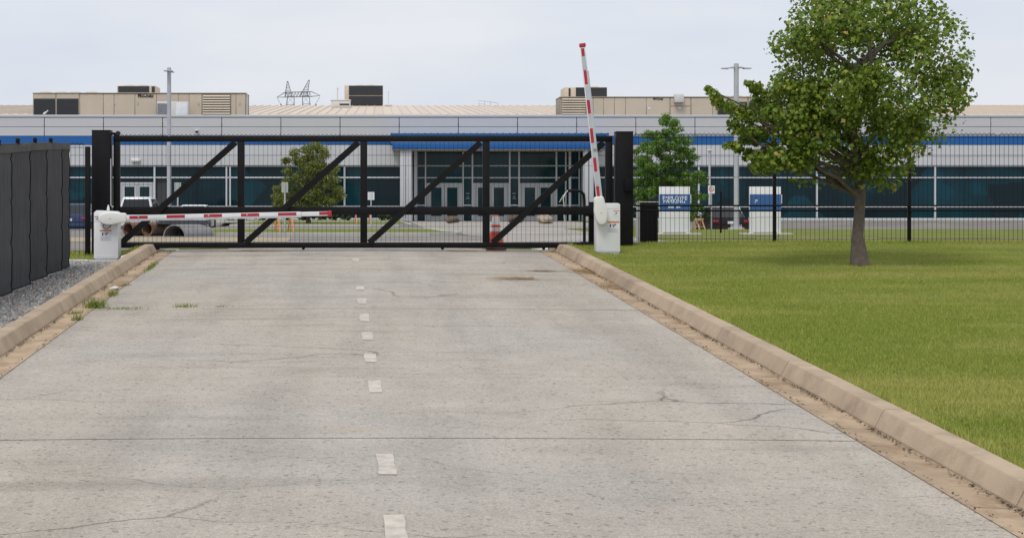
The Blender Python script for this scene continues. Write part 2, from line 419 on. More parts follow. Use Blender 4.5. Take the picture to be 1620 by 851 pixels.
# ---------------------------------------------------------------- mesh helpers
class MB:
    def __init__(s): s.v = []; s.f = []
    def add(s, vs, fs):
        o = len(s.v); s.v += [tuple(p) for p in vs]; s.f += [tuple(i + o for i in f) for f in fs]
        return s
    def box(s, x0, x1, y0, y1, z0, z1):
        return s.add([(x0, y0, z0), (x1, y0, z0), (x1, y1, z0), (x0, y1, z0), (x0, y0, z1), (x1, y0, z1), (x1, y1, z1), (x0, y1, z1)],
                     [(0, 3, 2, 1), (4, 5, 6, 7), (0, 1, 5, 4), (1, 2, 6, 5), (2, 3, 7, 6), (3, 0, 4, 7)])
    def bar(s, p, q, w, h, up=(0, 0, 1)):
        p, q = Vector(p), Vector(q); d = (q - p).normalized(); u = Vector(up)
        if abs(d.dot(u)) > 0.98: u = Vector((0, 1, 0))
        a = d.cross(u).normalized(); b = a.cross(d).normalized()
        a = a * (w / 2); b = b * (h / 2)
        return s.add([p - a - b, p + a - b, p + a + b, p - a + b, q - a - b, q + a - b, q + a + b, q - a + b],
                     [(0, 3, 2, 1), (4, 5, 6, 7), (0, 1, 5, 4), (1, 2, 6, 5), (2, 3, 7, 6), (3, 0, 4, 7)])
    def tube(s, pts, rad, n=8, cap=True):
        pts = [Vector(p) for p in pts]
        if not isinstance(rad, (list, tuple)): rad = [rad] * len(pts)
        rings = []
        prev = None
        for i, p in enumerate(pts):
            d = (pts[min(i + 1, len(pts) - 1)] - pts[max(i - 1, 0)]).normalized()
            if prev is None:
                a = d.cross(Vector((0, 0, 1)) if abs(d.z) < 0.9 else Vector((1, 0, 0))).normalized()
            else:
                a = (prev - d * prev.dot(d)).normalized()
            prev = a; b = d.cross(a)
            rings.append([p + (a * math.cos(t) + b * math.sin(t)) * rad[i] for t in [2 * math.pi * k / n for k in range(n)]])
        return s.loft(rings, cap)
    def loft(s, rings, cap=True, closed=True):
        n = len(rings[0]); vs = [p for r in rings for p in r]; fs = []
        for i in range(len(rings) - 1):
            for k in range(n if closed else n - 1):
                k2 = (k + 1) % n
                fs.append((i * n + k, i * n + k2, (i + 1) * n + k2, (i + 1) * n + k))
        if cap:
            fs.append(tuple(range(n - 1, -1, -1))); fs.append(tuple((len(rings) - 1) * n + k for k in range(n)))
        return s.add(vs, fs)
    def lathe(s, prof, n=16, c=(0, 0, 0), cap=True):
        rings = [[(c[0] + r * math.cos(2 * math.pi * k / n), c[1] + r * math.sin(2 * math.pi * k / n), c[2] + z) for k in range(n)] for r, z in prof]
        return s.loft(rings, cap)
    def prism(s, poly, y0, y1):                    # polygon in XZ pushed along Y
        return s.loft([[(x, y0, z) for x, z in poly], [(x, y1, z) for x, z in poly]])
    def mesh(s, name, bevel=0.0, seg=2, smooth=False, sharp=38):
        me = bpy.data.meshes.new(name)
        me.from_pydata(s.v, [], s.f)
        bm = bmesh.new(); bm.from_mesh(me)
        bmesh.ops.recalc_face_normals(bm, faces=bm.faces)
        if bevel:
            es = [e for e in bm.edges if len(e.link_faces) == 2 and e.calc_face_angle(0) > R(25)]
            bmesh.ops.bevel(bm, geom=es, offset=bevel, segments=seg, affect='EDGES', profile=0.5)
        if smooth or bevel:
            for f in bm.faces: f.smooth = True
        bm.to_mesh(me); bm.free()
        if smooth or bevel:
            me.set_sharp_from_angle(angle=R(sharp))
        return me
    def build(s, name, m, parent=None, bevel=0.0, seg=2, smooth=False, loc=None, sharp=38):
        return put(name, s.mesh(name, bevel, seg, smooth, sharp), m, parent, loc)

def put(name, me, m, parent=None, loc=None, rot=None):
    o = bpy.data.objects.new(name, me); C.objects.link(o)
    if m and not me.materials: me.materials.append(MATS[m])
    if parent: o.parent = parent
    if loc is not None: o.location = loc
    if rot is not None: o.rotation_euler = rot
    return o
def tag(o, label=None, cat=None, group=None, kind=None):
    if label: o['label'] = label
    if cat: o['category'] = cat
    if group: o['group'] = group
    if kind: o['kind'] = kind
    return o
def thing(name, label, cat, loc=(0, 0, 0), rz=0.0, group=None):
    o = bpy.data.objects.new(name, None); C.objects.link(o)
    o.empty_display_size = 0.2
    o.location = loc; o.rotation_euler = (0, 0, rz)
    return tag(o, label, cat, group)
def struct(o): return tag(o, kind='structure')

def np_mesh(name, V, Fa, rnd=None, smooth=False):
    me = bpy.data.meshes.new(name)
    V = np.asarray(V, dtype=np.float32); Fa = np.asarray(Fa, dtype=np.int32)
    nf, k = Fa.shape
    me.vertices.add(len(V)); me.vertices.foreach_set('co', V.ravel())
    me.loops.add(nf * k); me.loops.foreach_set('vertex_index', Fa.ravel())
    me.polygons.add(nf); me.polygons.foreach_set('loop_start', np.arange(0, nf * k, k, dtype=np.int32))
    me.update(calc_edges=True)
    if rnd is not None:
        a = me.attributes.new('rnd', 'FLOAT', 'FACE'); a.data.foreach_set('value', np.asarray(rnd, dtype=np.float32))
    return me

def text_mesh(name, body, size, m, parent, loc, rot=(R(90), 0, 0), ex=0.004, align='CENTER', sx=1.0, bold=0.0):
    cu = bpy.data.curves.new(name, 'FONT'); cu.body = body; cu.size = size; cu.align_x = align; cu.align_y = 'CENTER'; cu.extrude = ex; cu.offset = bold
    tmp = bpy.data.objects.new('tmp', cu); C.objects.link(tmp)
    bpy.context.view_layer.update()
    me = bpy.data.meshes.new_from_object(tmp.evaluated_get(bpy.context.evaluated_depsgraph_get()))
    bpy.data.objects.remove(tmp)
    me.name = name
    me.materials.clear(); me.materials.append(MATS[m])
    o = put(name, me, None, parent, loc, rot); o.scale = (sx, 1, 1)
    return o

def grid(name, xs, ys, zf, m, off=0.0, parent=None):
    V = [(x, y, zf(x, y) + off) for y in ys for x in xs]
    n = len(xs)
    Fs = [(j * n + i, j * n + i + 1, (j + 1) * n + i + 1, (j + 1) * n + i) for j in range(len(ys) - 1) for i in range(n - 1)]
    me = np_mesh(name, V, Fs)
    me.polygons.foreach_set('use_smooth', [True] * len(me.polygons))
    return put(name, me, m, parent)
def lin(a, b, n): return [a + (b - a) * i / (n - 1) for i in range(n)]

# ================================================================ THE GROUND
# ground beyond the gate, out to the horizon
gx = [-2500, -800, -300, -120] + lin(-60, -16, 12) + lin(-15, -5, 21) + lin(-4.6, 4.6, 8) + lin(5, 18, 27) + lin(20, 70, 11) + [130, 300, 800, 2500]
gy = lin(37.0, 46, 13) + lin(47, 68, 8) + lin(70, 110, 41) + [116, 130, 160, 220, 400, 900, 2000, 4000]
struct(grid('ground', gx, gy, zg, 'lawn'))

# strips beside the road; u is the distance from the road's centre line
def strip(name, us, ys, zf, m, off=0.0, parent=None):
    V = [(xc(y) + u, y, zf(u, y) + off) for y in ys for u in us]
    n = len(us)
    Fs = [(j * n + i, j * n + i + 1, (j + 1) * n + i + 1, (j + 1) * n + i) for j in range(len(ys) - 1) for i in range(n - 1)]
    me = np_mesh(name, V, Fs)
    me.polygons.foreach_set('use_smooth', [True] * len(me.polygons))
    return put(name, me, m, parent)
HW, GUT, KF, KT = 3.86, 4.19, 4.27, 4.45           # asphalt edge, gutter edge, kerb face top, kerb back
def zlawn(u, y):
    hum = 0.012 * math.sin(1.7 * u + 0.9 * y) * math.sin(0.8 * u - 1.3 * y) + 0.03 * sm(5, 9, u)
    return zright(y) + hum * sm(KT, KT + 0.6, u) + 0.01 * math.sin(9 * y) * (1 - sm(KT, KT + 0.3, u))
def zgrav(u, y):
    return zr(y) + 0.07 + (-0.18) * sm(KT, 4.85, -u) + 0.008 * math.sin(2.1 * u + 1.3 * y) * sm(4.7, 5.2, -u)
def zleftgrass(u, y):
    return zr(y) + 0.10 * (1 - sm(37, 41, y)) + (zleft(y) - zr(y) - 0.10 * (1 - sm(37, 41, y))) * sm(KT, 5.0, -u)
yy = lin(-25, 8, 8) + lin(9, 37.0, 57)
struct(strip('lawn', [KT + 0.012, 4.55, 4.7, 5, 5.4, 6, 7, 8, 9, 10, 12, 14, 17, 20, 30, 60, 200], yy, zlawn, 'lawn'))
yg = lin(-25, 8, 8) + lin(9, 34.4, 52)
struct(strip('gravel_bed', [-200, -60, -30, -15, -10, -8, -7, -6.5, -6, -5.6, -5.2, -4.9, -4.65, -KT - 0.012], yg, zgrav, 'soil', -0.012))
struct(strip('grass_verge', [-200, -60, -30, -15, -10, -8, -7, -6, -5.4, -4.9, -KT - 0.012], lin(34.4, 37.0, 8), zleftgrass, 'lawn'))

# road: cast slabs with open joints over a dark base
road = bpy.data.objects.new('road', None); C.objects.link(road); struct(road)
strip('road_base', [-4.4, 4.4], lin(-25, 37.6, 64), lambda u, y: zr(y), 'joint_fill', -0.03, road)
cuts = [-25.0, -6.2, 3.9, 14.0, 24.1, 34.2, 37.6]
for a, b in zip(cuts[:-1], cuts[1:]):
    strip('slab', lin(-HW + 0.004, HW - 0.004, 9), lin(a + 0.010, b - 0.010, max(3, int((b - a) * 2))),
          lambda u, y: zr(y) + 0.025 * (1 - (u / HW) ** 2) - 0.012, 'road', 0.0, road)
# centre line: short worn dashes, white edge of the last slab joint
def paint(name, u0, u1, y0, y1, m='paint_white', dz=0.020):
    n = 5
    V = []; ys = lin(y0, y1, n)
    for y in ys:
        for u in (u0, u1):
            V.append((xc(y) + u + random.uniform(-.008, .008), y, zr(y) + 0.025 * (1 - (u / HW) ** 2) - 0.012 + 0.005))
    me = np_mesh(name, V, [(2 * i, 2 * i + 1, 2 * i + 3, 2 * i + 2) for i in range(n - 1)])
    return put(name, me, m, road)
for yc_, ln in [(33.1, .8), (27.2, .7), (25.15, .8), (22.95, .95), (20.9, .8), (18.9, .7), (16.8, .8), (12.9, .8), (10.8, .8)]:
    paint('road_marking', -0.10, 0.03, yc_ - ln / 2, yc_ + ln / 2)
paint('road_marking', -3.7, 0.2, 34.27, 34.36)

# kerbs and gutters, cast in sections
def kerb_run(side, name):
    root = bpy.data.objects.new(name, None); C.objects.link(root); struct(root)
    y = -22.0
    end = 37.2 if side > 0 else 36.4
    while y < end - 0.3:
        y1 = min(y + 3.05, end)
        prof = [(GUT - 0.004, -0.06), (GUT + 0.004, 0.0), (KF - 0.012, 0.125), (KF - 0.002, 0.141), (KF + 0.014, 0.150), (KT - 0.014, 0.151), (KT, 0.142), (KT, -0.12)]
        rings = []
        k = max(2, int((y1 - y) * 2))
        for yv in lin(y + 0.010, y1 - 0.010, k):
            wob = 0.004 * math.sin(yv * 3.1) + 0.003 * math.sin(yv * 7.7)
            rings.append([(xc(yv) + side * (u + wob), yv, zr(yv) + z) for u, z in prof])
        MB().loft(rings).build('kerb_section', 'concrete_kerb', root, smooth=True, sharp=18)
        rings = []
        for yv in lin(y + 0.010, y1 - 0.010, k):
            rings.append([(xc(yv) + side * u, yv, zr(yv) + z) for u, z in [(HW + 0.004, -0.08), (HW + 0.004, -0.008), (GUT - 0.06, -0.022), (GUT - 0.005, -0.012), (GUT - 0.005, -0.08)]])
        MB().loft(rings).build('gutter_section', 'concrete_gutter', root, smooth=True)
        y = y1
kerb_run(-1, 'kerb_left')
kerb_run(1, 'kerb_right')

# --- beyond the gate: service road, forecourt, islands
def poly_sheet(name, pts, z, m, parent=None, thick=0.0, kerb=None):
    mb = MB()
    n = len(pts)
    if thick:
        mb.add([(x, y, z - thick) for x, y in pts] + [(x, y, z) for x, y in pts],
               [tuple(range(n, 2 * n))] + [(i, (i + 1) % n, n + (i + 1) % n, n + i) for i in range(n)])
    else:
        mb.add([(x, y, z) for x, y in pts], [tuple(range(n))])
    return mb.build(name, m, parent)
struct(grid('service_road', lin(-60, 7.6, 60), lin(37.62, 109.5, 60), zg, 'asphalt_far', 0.006))
struct(poly_sheet('forecourt', [(2.9, 53.2), (7.55, 43.5), (7.55, 70), (12.0, 80), (12.0, 109.3), (1.9, 109.3), (1.9, 66)], 0.014, 'forecourt'))
struct(poly_sheet('forecourt_lane', [(-5, 38.0), (7.5, 38.0), (7.5, 43.4), (3.2, 52.8), (3.2, 45), (-5, 43)], 0.013, 'forecourt'))
struct(poly_sheet('dirt_strip', [(-18, 50.2), (-2.6, 50.5), (-2.4, 44.5), (-18, 43.5)], 0.012, 'dirt_strip'))
struct(grid('parking_lot', lin(14.2, 60, 30), lin(76.5, 109.4, 34), zg, 'asphalt_far', 0.008))
struct(poly_sheet('path', [(7.9, 49.3), (40, 49.3), (40, 48.3), (7.9, 48.3)], 0.014, 'dirt_strip'))

def island(name, pts, h=0.11):
    root = bpy.data.objects.new(name, None); C.objects.link(root); struct(root)
    cx = sum(p[0] for p in pts) / len(pts); cy = sum(p[1] for p in pts) / len(pts)
    inner = []
    for i, (x, y) in enumerate(pts):
        d = Vector((cx - x, cy - y)).normalized() * 0.2
        inner.append((x + d.x, y + d.y))
    n = len(pts)
    MB().add([(x, y, 0) for x, y in pts] + [(x, y, h) for x, y in pts] + [(x, y, h) for x, y in inner] + [(x, y, 0.02) for x, y in inner],
             [(i, (i + 1) % n, n + (i + 1) % n, n + i) for i in range(n)] + [(n + i, n + (i + 1) % n, 2 * n + (i + 1) % n, 2 * n + i) for i in range(n)]
             + [(2 * n + i, 2 * n + (i + 1) % n, 3 * n + (i + 1) % n, 3 * n + i) for i in range(n)]).build('island_kerb', 'concrete_pad', root)
    MB().add([(x, y, h - 0.015) for x, y in inner], [tuple(range(n))]).build('island_turf', 'lawn', root)
island('traffic_island', [(-5.9, 53.6), (1.6, 53.6), (2.45, 54.2), (2.7, 55.6), (2.3, 58), (1.9, 63.2), (1.2, 64), (-6.6, 64)])
island('entrance_island', [(-6.9, 78.5), (0.9, 78.5), (1.5, 80), (1.55, 84), (1.2, 96), (-6.9, 96)])
island('planting_bed', [(-9.5, 99.5), (0.9, 99.5), (1.2, 101), (1.2, 108.9), (-9.5, 108.9)])

# ================================================================ FACTORY BUILDING
YB = 110.0
def FX(px): return WX(px, YB)
def FZ(py): return WZ(py, YB)
bld = thing('factory_building', 'long grey panelled factory office with blue band and teal windows behind the gate', 'building', (0, YB, 0))
BX0, BX1 = -46.0, 62.0
pitch = 93.6 * YB / F
j0 = FX(70.0)
Z_top, Z_cap, Z_j1, Z_b1, Z_b0, Z_j2, Z_w1, Z_w2, Z_w3, Z_w4 = FZ(182), FZ(186), FZ(201), FZ(215.5), FZ(229.5), FZ(246), FZ(262), FZ(281), FZ(327), 0.16
ENT0, ENT1 = FX(653), FX(922)
# dark core behind the cladding joints
MB().box(BX0, BX1, 0.12, 0.5, Z_b0, Z_top - 0.08).build('wall_core', 'joint_dark', bld)
MB().box(BX0, ENT0 - 0.005, 0.125, 0.5, Z_w1, Z_b0 - 0.002).build('wall_core', 'joint_dark', bld)
MB().box(ENT1 + 0.005, BX1, 0.125, 0.5, Z_w1, Z_b0 - 0.002).build('wall_core', 'joint_dark', bld)
MB().box(BX0, ENT0 - 0.3, 0.30, 0.5, 0.02, Z_w1 - 0.002).build('wall_core', 'joint_dark', bld)
MB().box(ENT1 + 0.3, BX1, 0.30, 0.5, 0.02, Z_w1 - 0.002).build('wall_core', 'joint_dark', bld)
MB().box(BX0, BX1, 0.502, 14, 6.2, 6.35).build('roof_deck', 'rtu_grey', bld)
MB().box(BX0 - 0.05, BX1 + 0.05, -0.04, 0.55, Z_cap + 0.012, Z_top).build('parapet_cap', 'wall_panel', bld, bevel=0.02)
g = 0.022
me_cache = {}
def panel(x0, x1, z0, z1, m, y0=0.0, th=0.12, name='wall_panel'):
    key = (round(x1 - x0, 3), round(z1 - z0, 3), m, name, th)
    if key not in me_cache:
        me_cache[key] = MB().box(-(x1 - x0) / 2, (x1 - x0) / 2, 0, th, -(z1 - z0) / 2, (z1 - z0) / 2).mesh(name, bevel=0.012, seg=1)
    return put(name, me_cache[key], m, bld, ((x0 + x1) / 2, y0 + random.uniform(0, .004), (z0 + z1) / 2))
k0 = int(math.floor((BX0 - j0) / pitch)); k1 = int(math.ceil((BX1 - j0) / pitch))
rows = [(Z_j1, Z_cap, 'wall_panel'), (Z_b1, Z_j1, 'wall_panel'), (Z_b0, Z_b1, 'blue_panel'), (Z_j2, Z_b0, 'wall_panel_lower'), (Z_w1, Z_j2, 'wall_panel_lower')]
for k in range(k0, k1):
    a, b = j0 + k * pitch, j0 + (k + 1) * pitch
    a, b = max(a, BX0), min(b, BX1)
    if b - a < 0.2: continue
    for z0, z1, m in rows:
        aa, bb = a, b
        if z1 <= Z_b0 + 0.01:                       # lower rows stop at the entrance opening
            if bb > ENT0 and aa < ENT0: bb = ENT0
            elif aa < ENT1 and bb > ENT1: aa = ENT1
            elif aa >= ENT0 and bb <= ENT1: continue
        if bb - aa < 0.15: continue
        hv = g if m != 'blue_panel' else 0.006
        gg = 0.008 if m == 'wall_panel_lower' else (0.004 if m == 'blue_panel' else g)
        panel(aa + gg, bb - gg, z0 + 0.012, z1 - 0.012, m)
# window walls of the two wings
def window_bay(x0, x1, door=False):
    win = bpy.data.objects.new('window', None); C.objects.link(win); win.parent = bld
    n = max(1, round((x1 - x0) / 1.9))
    w_ = (x1 - x0 - 0.14) / n
    for z0, z1 in ((Z_w2 + 0.05, Z_w1 - 0.05), (Z_w3 + 0.05, Z_w2 - 0.05), (Z_w4 + 0.04, Z_w3 - 0.05)):
        for i in range(n):
            a = x0 + 0.07 + i * w_
            if door and z0 < Z_w2 - 0.1 and a + w_ > door[0] and a < door[1]: continue
            key = ('pane', round(w_, 3), round(z1 - z0, 3))
            if key not in me_cache:
                me_cache[key] = MB().box(-w_ / 2 + 0.006, w_ / 2 - 0.006, 0, 0.03, -(z1 - z0) / 2, (z1 - z0) / 2).mesh('pane')
            p = put('pane', me_cache[key], 'glass', win, (a + w_ / 2, 0.2, (z0 + z1) / 2), (random.uniform(-.004, .004), 0, random.uniform(-.006, .006)))
    for z in (Z_w1 - 0.03, Z_w2, Z_w3, Z_w4):
        if door and z < Z_w2 - .01:
            for a, b in ((x0, door[0]), (door[1], x1)):
                if b - a > .1: MB().box(a + .05, b - .05, 0.12, 0.235, z - 0.045, z + 0.045).build('frame_rail', 'mullion', win)
        else:
            MB().box(x0 + 0.05, x1 - 0.05, 0.12, 0.235, z - 0.045, z + 0.045).build('frame_rail', 'mullion', win)
def mull(x, w_=0.10, z1=None):
    MB().box(x - w_ / 2, x + w_ / 2, 0.09, 0.25, 0.03, (z1 or Z_w1) - 0.004).build('mullion', 'mullion', bld)
jb = FX(358)
edges = []
x = jb
while x > BX0: edges.append(x); x -= 2 * pitch
edges.append(BX0); edges.sort()
e2 = [e for e in edges] + [FX(545), ENT0 - 0.02]
for a, b in zip(e2[:-1], e2[1:]):
    if b - a < 0.3: continue
    dd = (FX(188), FX(244)) if a < FX(200) < b else False
    window_bay(a, b, dd); mull(a)
for xq in (FX(363.5), FX(244)): mull(xq, 0.11)
r = FX(1106); e3 = [ENT1 + 0.02]
while r < BX1: e3.append(r); r += 2 * pitch
e3.append(BX1)
for a, b in zip(e3[:-1], e3[1:]):
    window_bay(a, b); mull(b if b < BX1 else b - .06)
MB().box(BX0, ENT0 - 0.3, 0.02, 0.29, 0.015, Z_w4 - 0.048).build('plinth', 'concrete_pad', bld)
MB().box(ENT1 + 0.3, BX1, 0.02, 0.29, 0.015, Z_w4 - 0.048).build('plinth', 'concrete_pad', bld)

def double_door(x0, x1, z1, y, zb=0.03, glass='glass_entrance'):
    d = bpy.data.objects.new('door', None); C.objects.link(d); d.parent = bld
    fw = 0.13
    MB().box(x0, x1, y - 0.05, y + 0.06, z1 - fw, z1).build('frame_rail', 'door_white', d)
    for a in (x0, x1 - fw): MB().box(a, a + fw, y - 0.05, y + 0.06, zb, z1 - fw - 0.003).build('frame_post', 'door_white', d)
    xm = (x0 + x1) / 2
    for s in (-1, 1):
        a, b = (x0 + fw + 0.008, xm - 0.012) if s < 0 else (xm + 0.012, x1 - fw - 0.008)
        st = 0.17
        m = MB()
        m.box(a, a + st, y - 0.03, y + 0.03, zb, z1 - fw - 0.01).box(b - st, b, y - 0.03, y + 0.03, zb, z1 - fw - 0.01)
        m.box(a + st, b - st, y - 0.03, y + 0.03, zb, zb + 0.3).box(a + st, b - st, y - 0.03, y + 0.03, z1 - fw - 0.16, z1 - fw - 0.01)
        m.build('door_leaf', 'door_white', d)
        MB().box(a + st + .004, b - st - .004, y - 0.005, y + 0.015, zb + 0.304, z1 - fw - 0.164).build('door_pane', glass, d)
        hx = xm + s * 0.1
        MB().tube([(hx, y - 0.03, 0.95), (hx, y - 0.09, 0.97), (hx, y - 0.09, 1.23), (hx, y - 0.03, 1.25)], 0.014, 6).build('handle', 'galv', d)
double_door(FX(189), FX(243.4), FZ(288.5), 0.17)
MB().box(FX(189), FX(243), 0.19, 0.22, FZ(288.5) + 0.01, Z_w2 - 0.05).build('transom_pane', 'glass', bld)

# entrance: glazed front set back a little under the blue canopy
ye = 0.9
MB().box(ENT0, ENT1, ye + 0.14, ye + 0.3, 0.02, FZ(229)).build('wall_core', 'joint_dark', bld)
for a, b in ((ENT0 - 0.28, ENT0), (ENT1, ENT1 + 0.28)):
    MB().box(a, b, 0.13, ye + 0.3, 0.02, Z_w1 - 0.004).build('return_wall', 'column', bld)
vx = [FX(v) for v in (660, 674, 733.5, 748.5, 808, 823, 882.5, 897.5, 919)]
zz = [FZ(238), FZ(262), FZ(281), FZ(289.5)]
ent = bpy.data.objects.new('entrance_glazing', None); C.objects.link(ent); ent.parent = bld
for v in vx: MB().box(v - 0.05, v + 0.05, ye - 0.05, ye + 0.12, 0.02, FZ(232)).build('mullion', 'mullion', ent)
for z in (zz[0], zz[1], zz[2]):
    for a, b in zip(vx[:-1], vx[1:]): MB().box(a + 0.052, b - 0.052, ye - 0.04, ye + 0.12, z - 0.035, z + 0.035).build('frame_rail', 'mullion', ent)
for i, (a, b) in enumerate(zip(vx[:-1], vx[1:])):
    spans = [(zz[1] + .036, zz[0] - .036), (zz[2] + .036, zz[1] - .036)]
    isdoor = i in (1, 3, 5)
    if isdoor: spans.append((zz[3] + .004, zz[2] - .036))
    else: spans += [(FZ(325) + .04, zz[2] - .036), (0.1, FZ(325) - .04)]
    for z0, z1 in spans:
        MB().box(a + .053, b - .053, ye + 0.03, ye + 0.06, z0, z1).build('pane', 'glass_entrance', ent)
    if isdoor: double_door(a + .055, b - .055, zz[3], ye + .02)
    else: MB().box(a + .052, b - .052, ye - .04, ye + .12, FZ(325) - .036, FZ(325) + .036).build('frame_rail', 'mullion', ent)
# little white notice stickers on the narrow panes between the doors
for v in (741, 815):
    for q, (py, wd) in enumerate(((306, 5), (311, 3), (314, 6), (324, 8))):
        MB().box(FX(v) - wd / 2 / 24.5, FX(v) + wd / 2 / 24.5, ye + .015, ye + .026, FZ(py) - .02, FZ(py) + .02).build('notice', 'label_grey', ent)

# canopy on paired columns
YC = 107.3
def CX(px): return WX(px, YC)
def CZ(py): return WZ(py, YC)
can = bpy.data.objects.new('canopy', None); C.objects.link(can); can.parent = bld
yo = YC - YB
MB().box(CX(618), CX(963.5), yo, -0.05, CZ(222), CZ(211)).build('upper_fascia', 'canopy_blue', can, bevel=0.02)
MB().box(CX(619), CX(962.5), yo + 0.08, -0.05, CZ(225), CZ(222.1)).build('drip_channel', 'mullion', can)
MB().box(CX(621), CX(961), yo + 0.04, -0.05, CZ(236), CZ(225.1)).build('lower_fascia', 'blue_panel', can, bevel=0.02)
MB().box(CX(622), CX(960), yo + 0.1, 0.85, CZ(237.5), CZ(236.1)).build('soffit', 'soffit', can)
rib = MB().box(-0.03, 0.03, yo - 0.012, yo + 0.3, CZ(211), CZ(210.3)).mesh('canopy_seam')
for i in range(34): put('canopy_seam', rib, 'canopy_blue', can, (CX(620) + i * (CX(962) - CX(620)) / 33, 0, 0))
for pxs in ((633, 641.6), (642.4, 651), (924, 931.6), (932.4, 940)):
    a, b = CX(pxs[0]), CX(pxs[1])
    MB().box(a, b, yo + 0.25, yo + 0.25 + (b - a), 0.02, CZ(237.6)).build('column', 'column', can, bevel=0.02)
for pxs in ((655, 659.5), (899, 903)):
    a, b = FX(pxs[0]), FX(pxs[1])
    MB().box(a, b, -0.35, -0.35 + (b - a), 0.02, CZ(237.6)).build('column', 'column', can, bevel=0.02)

# wall lamp and dome camera
wl = bpy.data.objects.new('wall_lamp', None); C.objects.link(wl); wl.parent = bld
MB().box(FX(208), FX(222), -0.22, -0.02, FZ(255.5), FZ(251)).build('housing', 'white_metal', wl, bevel=0.03)
MB().box(FX(209), FX(221), -0.2, -0.05, FZ(256.3), FZ(255.6)).build('lens', 'lamp_clear', wl)
dc = bpy.data.objects.new('dome_camera', None); C.objects.link(dc); dc.parent = bld
MB().box(FX(309), FX(314), -0.25, -0.02, FZ(207.5), FZ(206)).build('bracket', 'white_metal', dc, bevel=0.02)
MB().lathe([(0.10, 0), (0.095, -0.05), (0.06, -0.1), (0.02, -0.115)], 12, (FX(311.5), -0.14, FZ(207.6))).build('dome', 'ink', dc, smooth=True)

# production hall behind: low sloped roof of standing-seam sheets
YE, YR = 124.0, 160.0
zE, zR = WZ(181, YE), WZ(167.5, YR)
hall = thing('production_hall', 'beige sloped metal roof of the hall rising behind the grey parapet', 'building', (0, YE, 0))
MB().box(BX0 - 4, BX1 + 4, 0.15, 0.4, 0.0, zE - 0.12).build('wall', 'rtu_beige', hall)
ang = math.atan2(zR - zE, YR - YE)
Lr = math.hypot(zR - zE, YR - YE)
pw = 15.2 * YE / F
prof = [(0, 0), (0.02, 0.07), (0.05, 0.07), (0.07, 0), (pw, 0), (pw, -0.03), (0, -0.03)]
sheet = MB().loft([[(u, 0, z) for u, z in prof], [(u, Lr, z) for u, z in prof]]).mesh('roof_sheet')
roof = bpy.data.objects.new('roof', None); C.objects.link(roof); roof.parent = hall
for i in range(int((BX1 - BX0 + 8) / pw)):
    put('roof_sheet', sheet, 'roof_beige', roof, (BX0 - 4 + i * pw, 0, zE), (ang, 0, 0))
MB().box(BX0 - 4, BX1 + 4, YR - YE, YR - YE + 30, zR - 0.4, zR - 0.02).build('roof_ridge', 'roof_beige', roof)
i = 0
xg = BX0 - 4
while xg < BX1 + 3:
    MB().box(xg, xg + 4.97, -0.22, 0.10, zE - 0.30, zE - 0.04).build('gutter', 'gutter_white', roof, bevel=0.03); xg += 5.0

# ================================================================ ROOFTOP UNITS
def rooftop_unit(name, label, px0, px1, py_top, Y, depth, zbase, group=None):
    t = thing(name, label, 'air handler', ((WX(px0, Y) + WX(px1, Y)) / 2, Y, zbase), 0, group)
    return t
def lx(t, px, Y): return WX(px, Y) - t.location.x
def lz(t, py, Y): return WZ(py, Y) - t.location.z
YU = 115.0
zd = 6.35
def louvre(t, x0, x1, z0, z1, n, y=-0.02):
    lv = bpy.data.objects.new('louvre', None); C.objects.link(lv); lv.parent = t
    MB().box(x0, x1, y + 0.012, y + 0.018, z0, z1).build('louvre_back', 'rtu_dark', lv)
    h = (z1 - z0) / n
    me = MB().add([(x0, y - 0.10, -h * 0.36), (x1, y - 0.10, -h * 0.36), (x1, y - 0.03, h * 0.30), (x0, y - 0.03, h * 0.30), (x0, y - 0.08, -h * 0.42), (x1, y - 0.08, -h * 0.42), (x1, y - 0.01, h * 0.24), (x0, y - 0.01, h * 0.24)],
                  [(0, 1, 2, 3), (7, 6, 5, 4), (0, 4, 5, 1), (3, 2, 6, 7), (0, 3, 7, 4), (1, 5, 6, 2)]).mesh('slat')
    for i in range(n): put('slat', me, 'rtu_beige', lv, (0, 0, z0 + (i + 0.5) * h))
def fan(t, x, y, z, r):
    f = MB().lathe([(r, 0), (r, 0.10), (r * 0.93, 0.13), (r * 0.4, 0.15), (r * 0.1, 0.155)], 18, (x, y, z)).build('fan_cowl', 'rtu_beige', t, smooth=True)
    return f
def unit_panel(t, x0, x1, z0, z1, m='rtu_beige', name='panel', y=-0.03):
    return MB().box(x0, x1, y, 0.0, z0, z1).build(name, m, t, bevel=0.012, seg=1)

t = rooftop_unit('rooftop_air_handler', 'long beige rooftop air handler with dark coils left and louvre right', 52, 389, 147, YU, 3, zd)
X = lambda p: lx(t, p, YU)
Z = lambda p: lz(t, p, YU)
MB().box(X(52), X(389), 0, 2.8, 0.25, Z(148)).build('casing', 'rtu_seam', t, bevel=0.03)
MB().box(X(53), X(388), 0.1, 2.7, 0, 0.249).build('base_rail', 'rtu_grey', t)
MB().box(X(51.5), X(389.5), -0.08, 2.88, Z(148) + .002, Z(147)).build('top_flashing', 'rtu_beige', t)
for a, b in ((53.5, 87.5), (90, 124)): unit_panel(t, X(a), X(b), 0.3, Z(157.2), 'rtu_dark', 'coil')
for a, b in ((53, 88), (89.5, 125)): unit_panel(t, X(a), X(b), Z(156.5), Z(148.5))
ed = [(127, 163), (164.2, 180), (181.2, 213), (214.2, 247), (248.2, 282), (283, 299), (300, 319), (366, 373), (374, 388)]
for a, b in ed: unit_panel(t, X(a), X(b), 0.3, Z(149.5))
louvre(t, X(321), X(364), 0.3, Z(150), 11)
for c_ in (66, 91, 113, 140): fan(t, X(c_), 1.4, Z(147), 10 * YU / F)
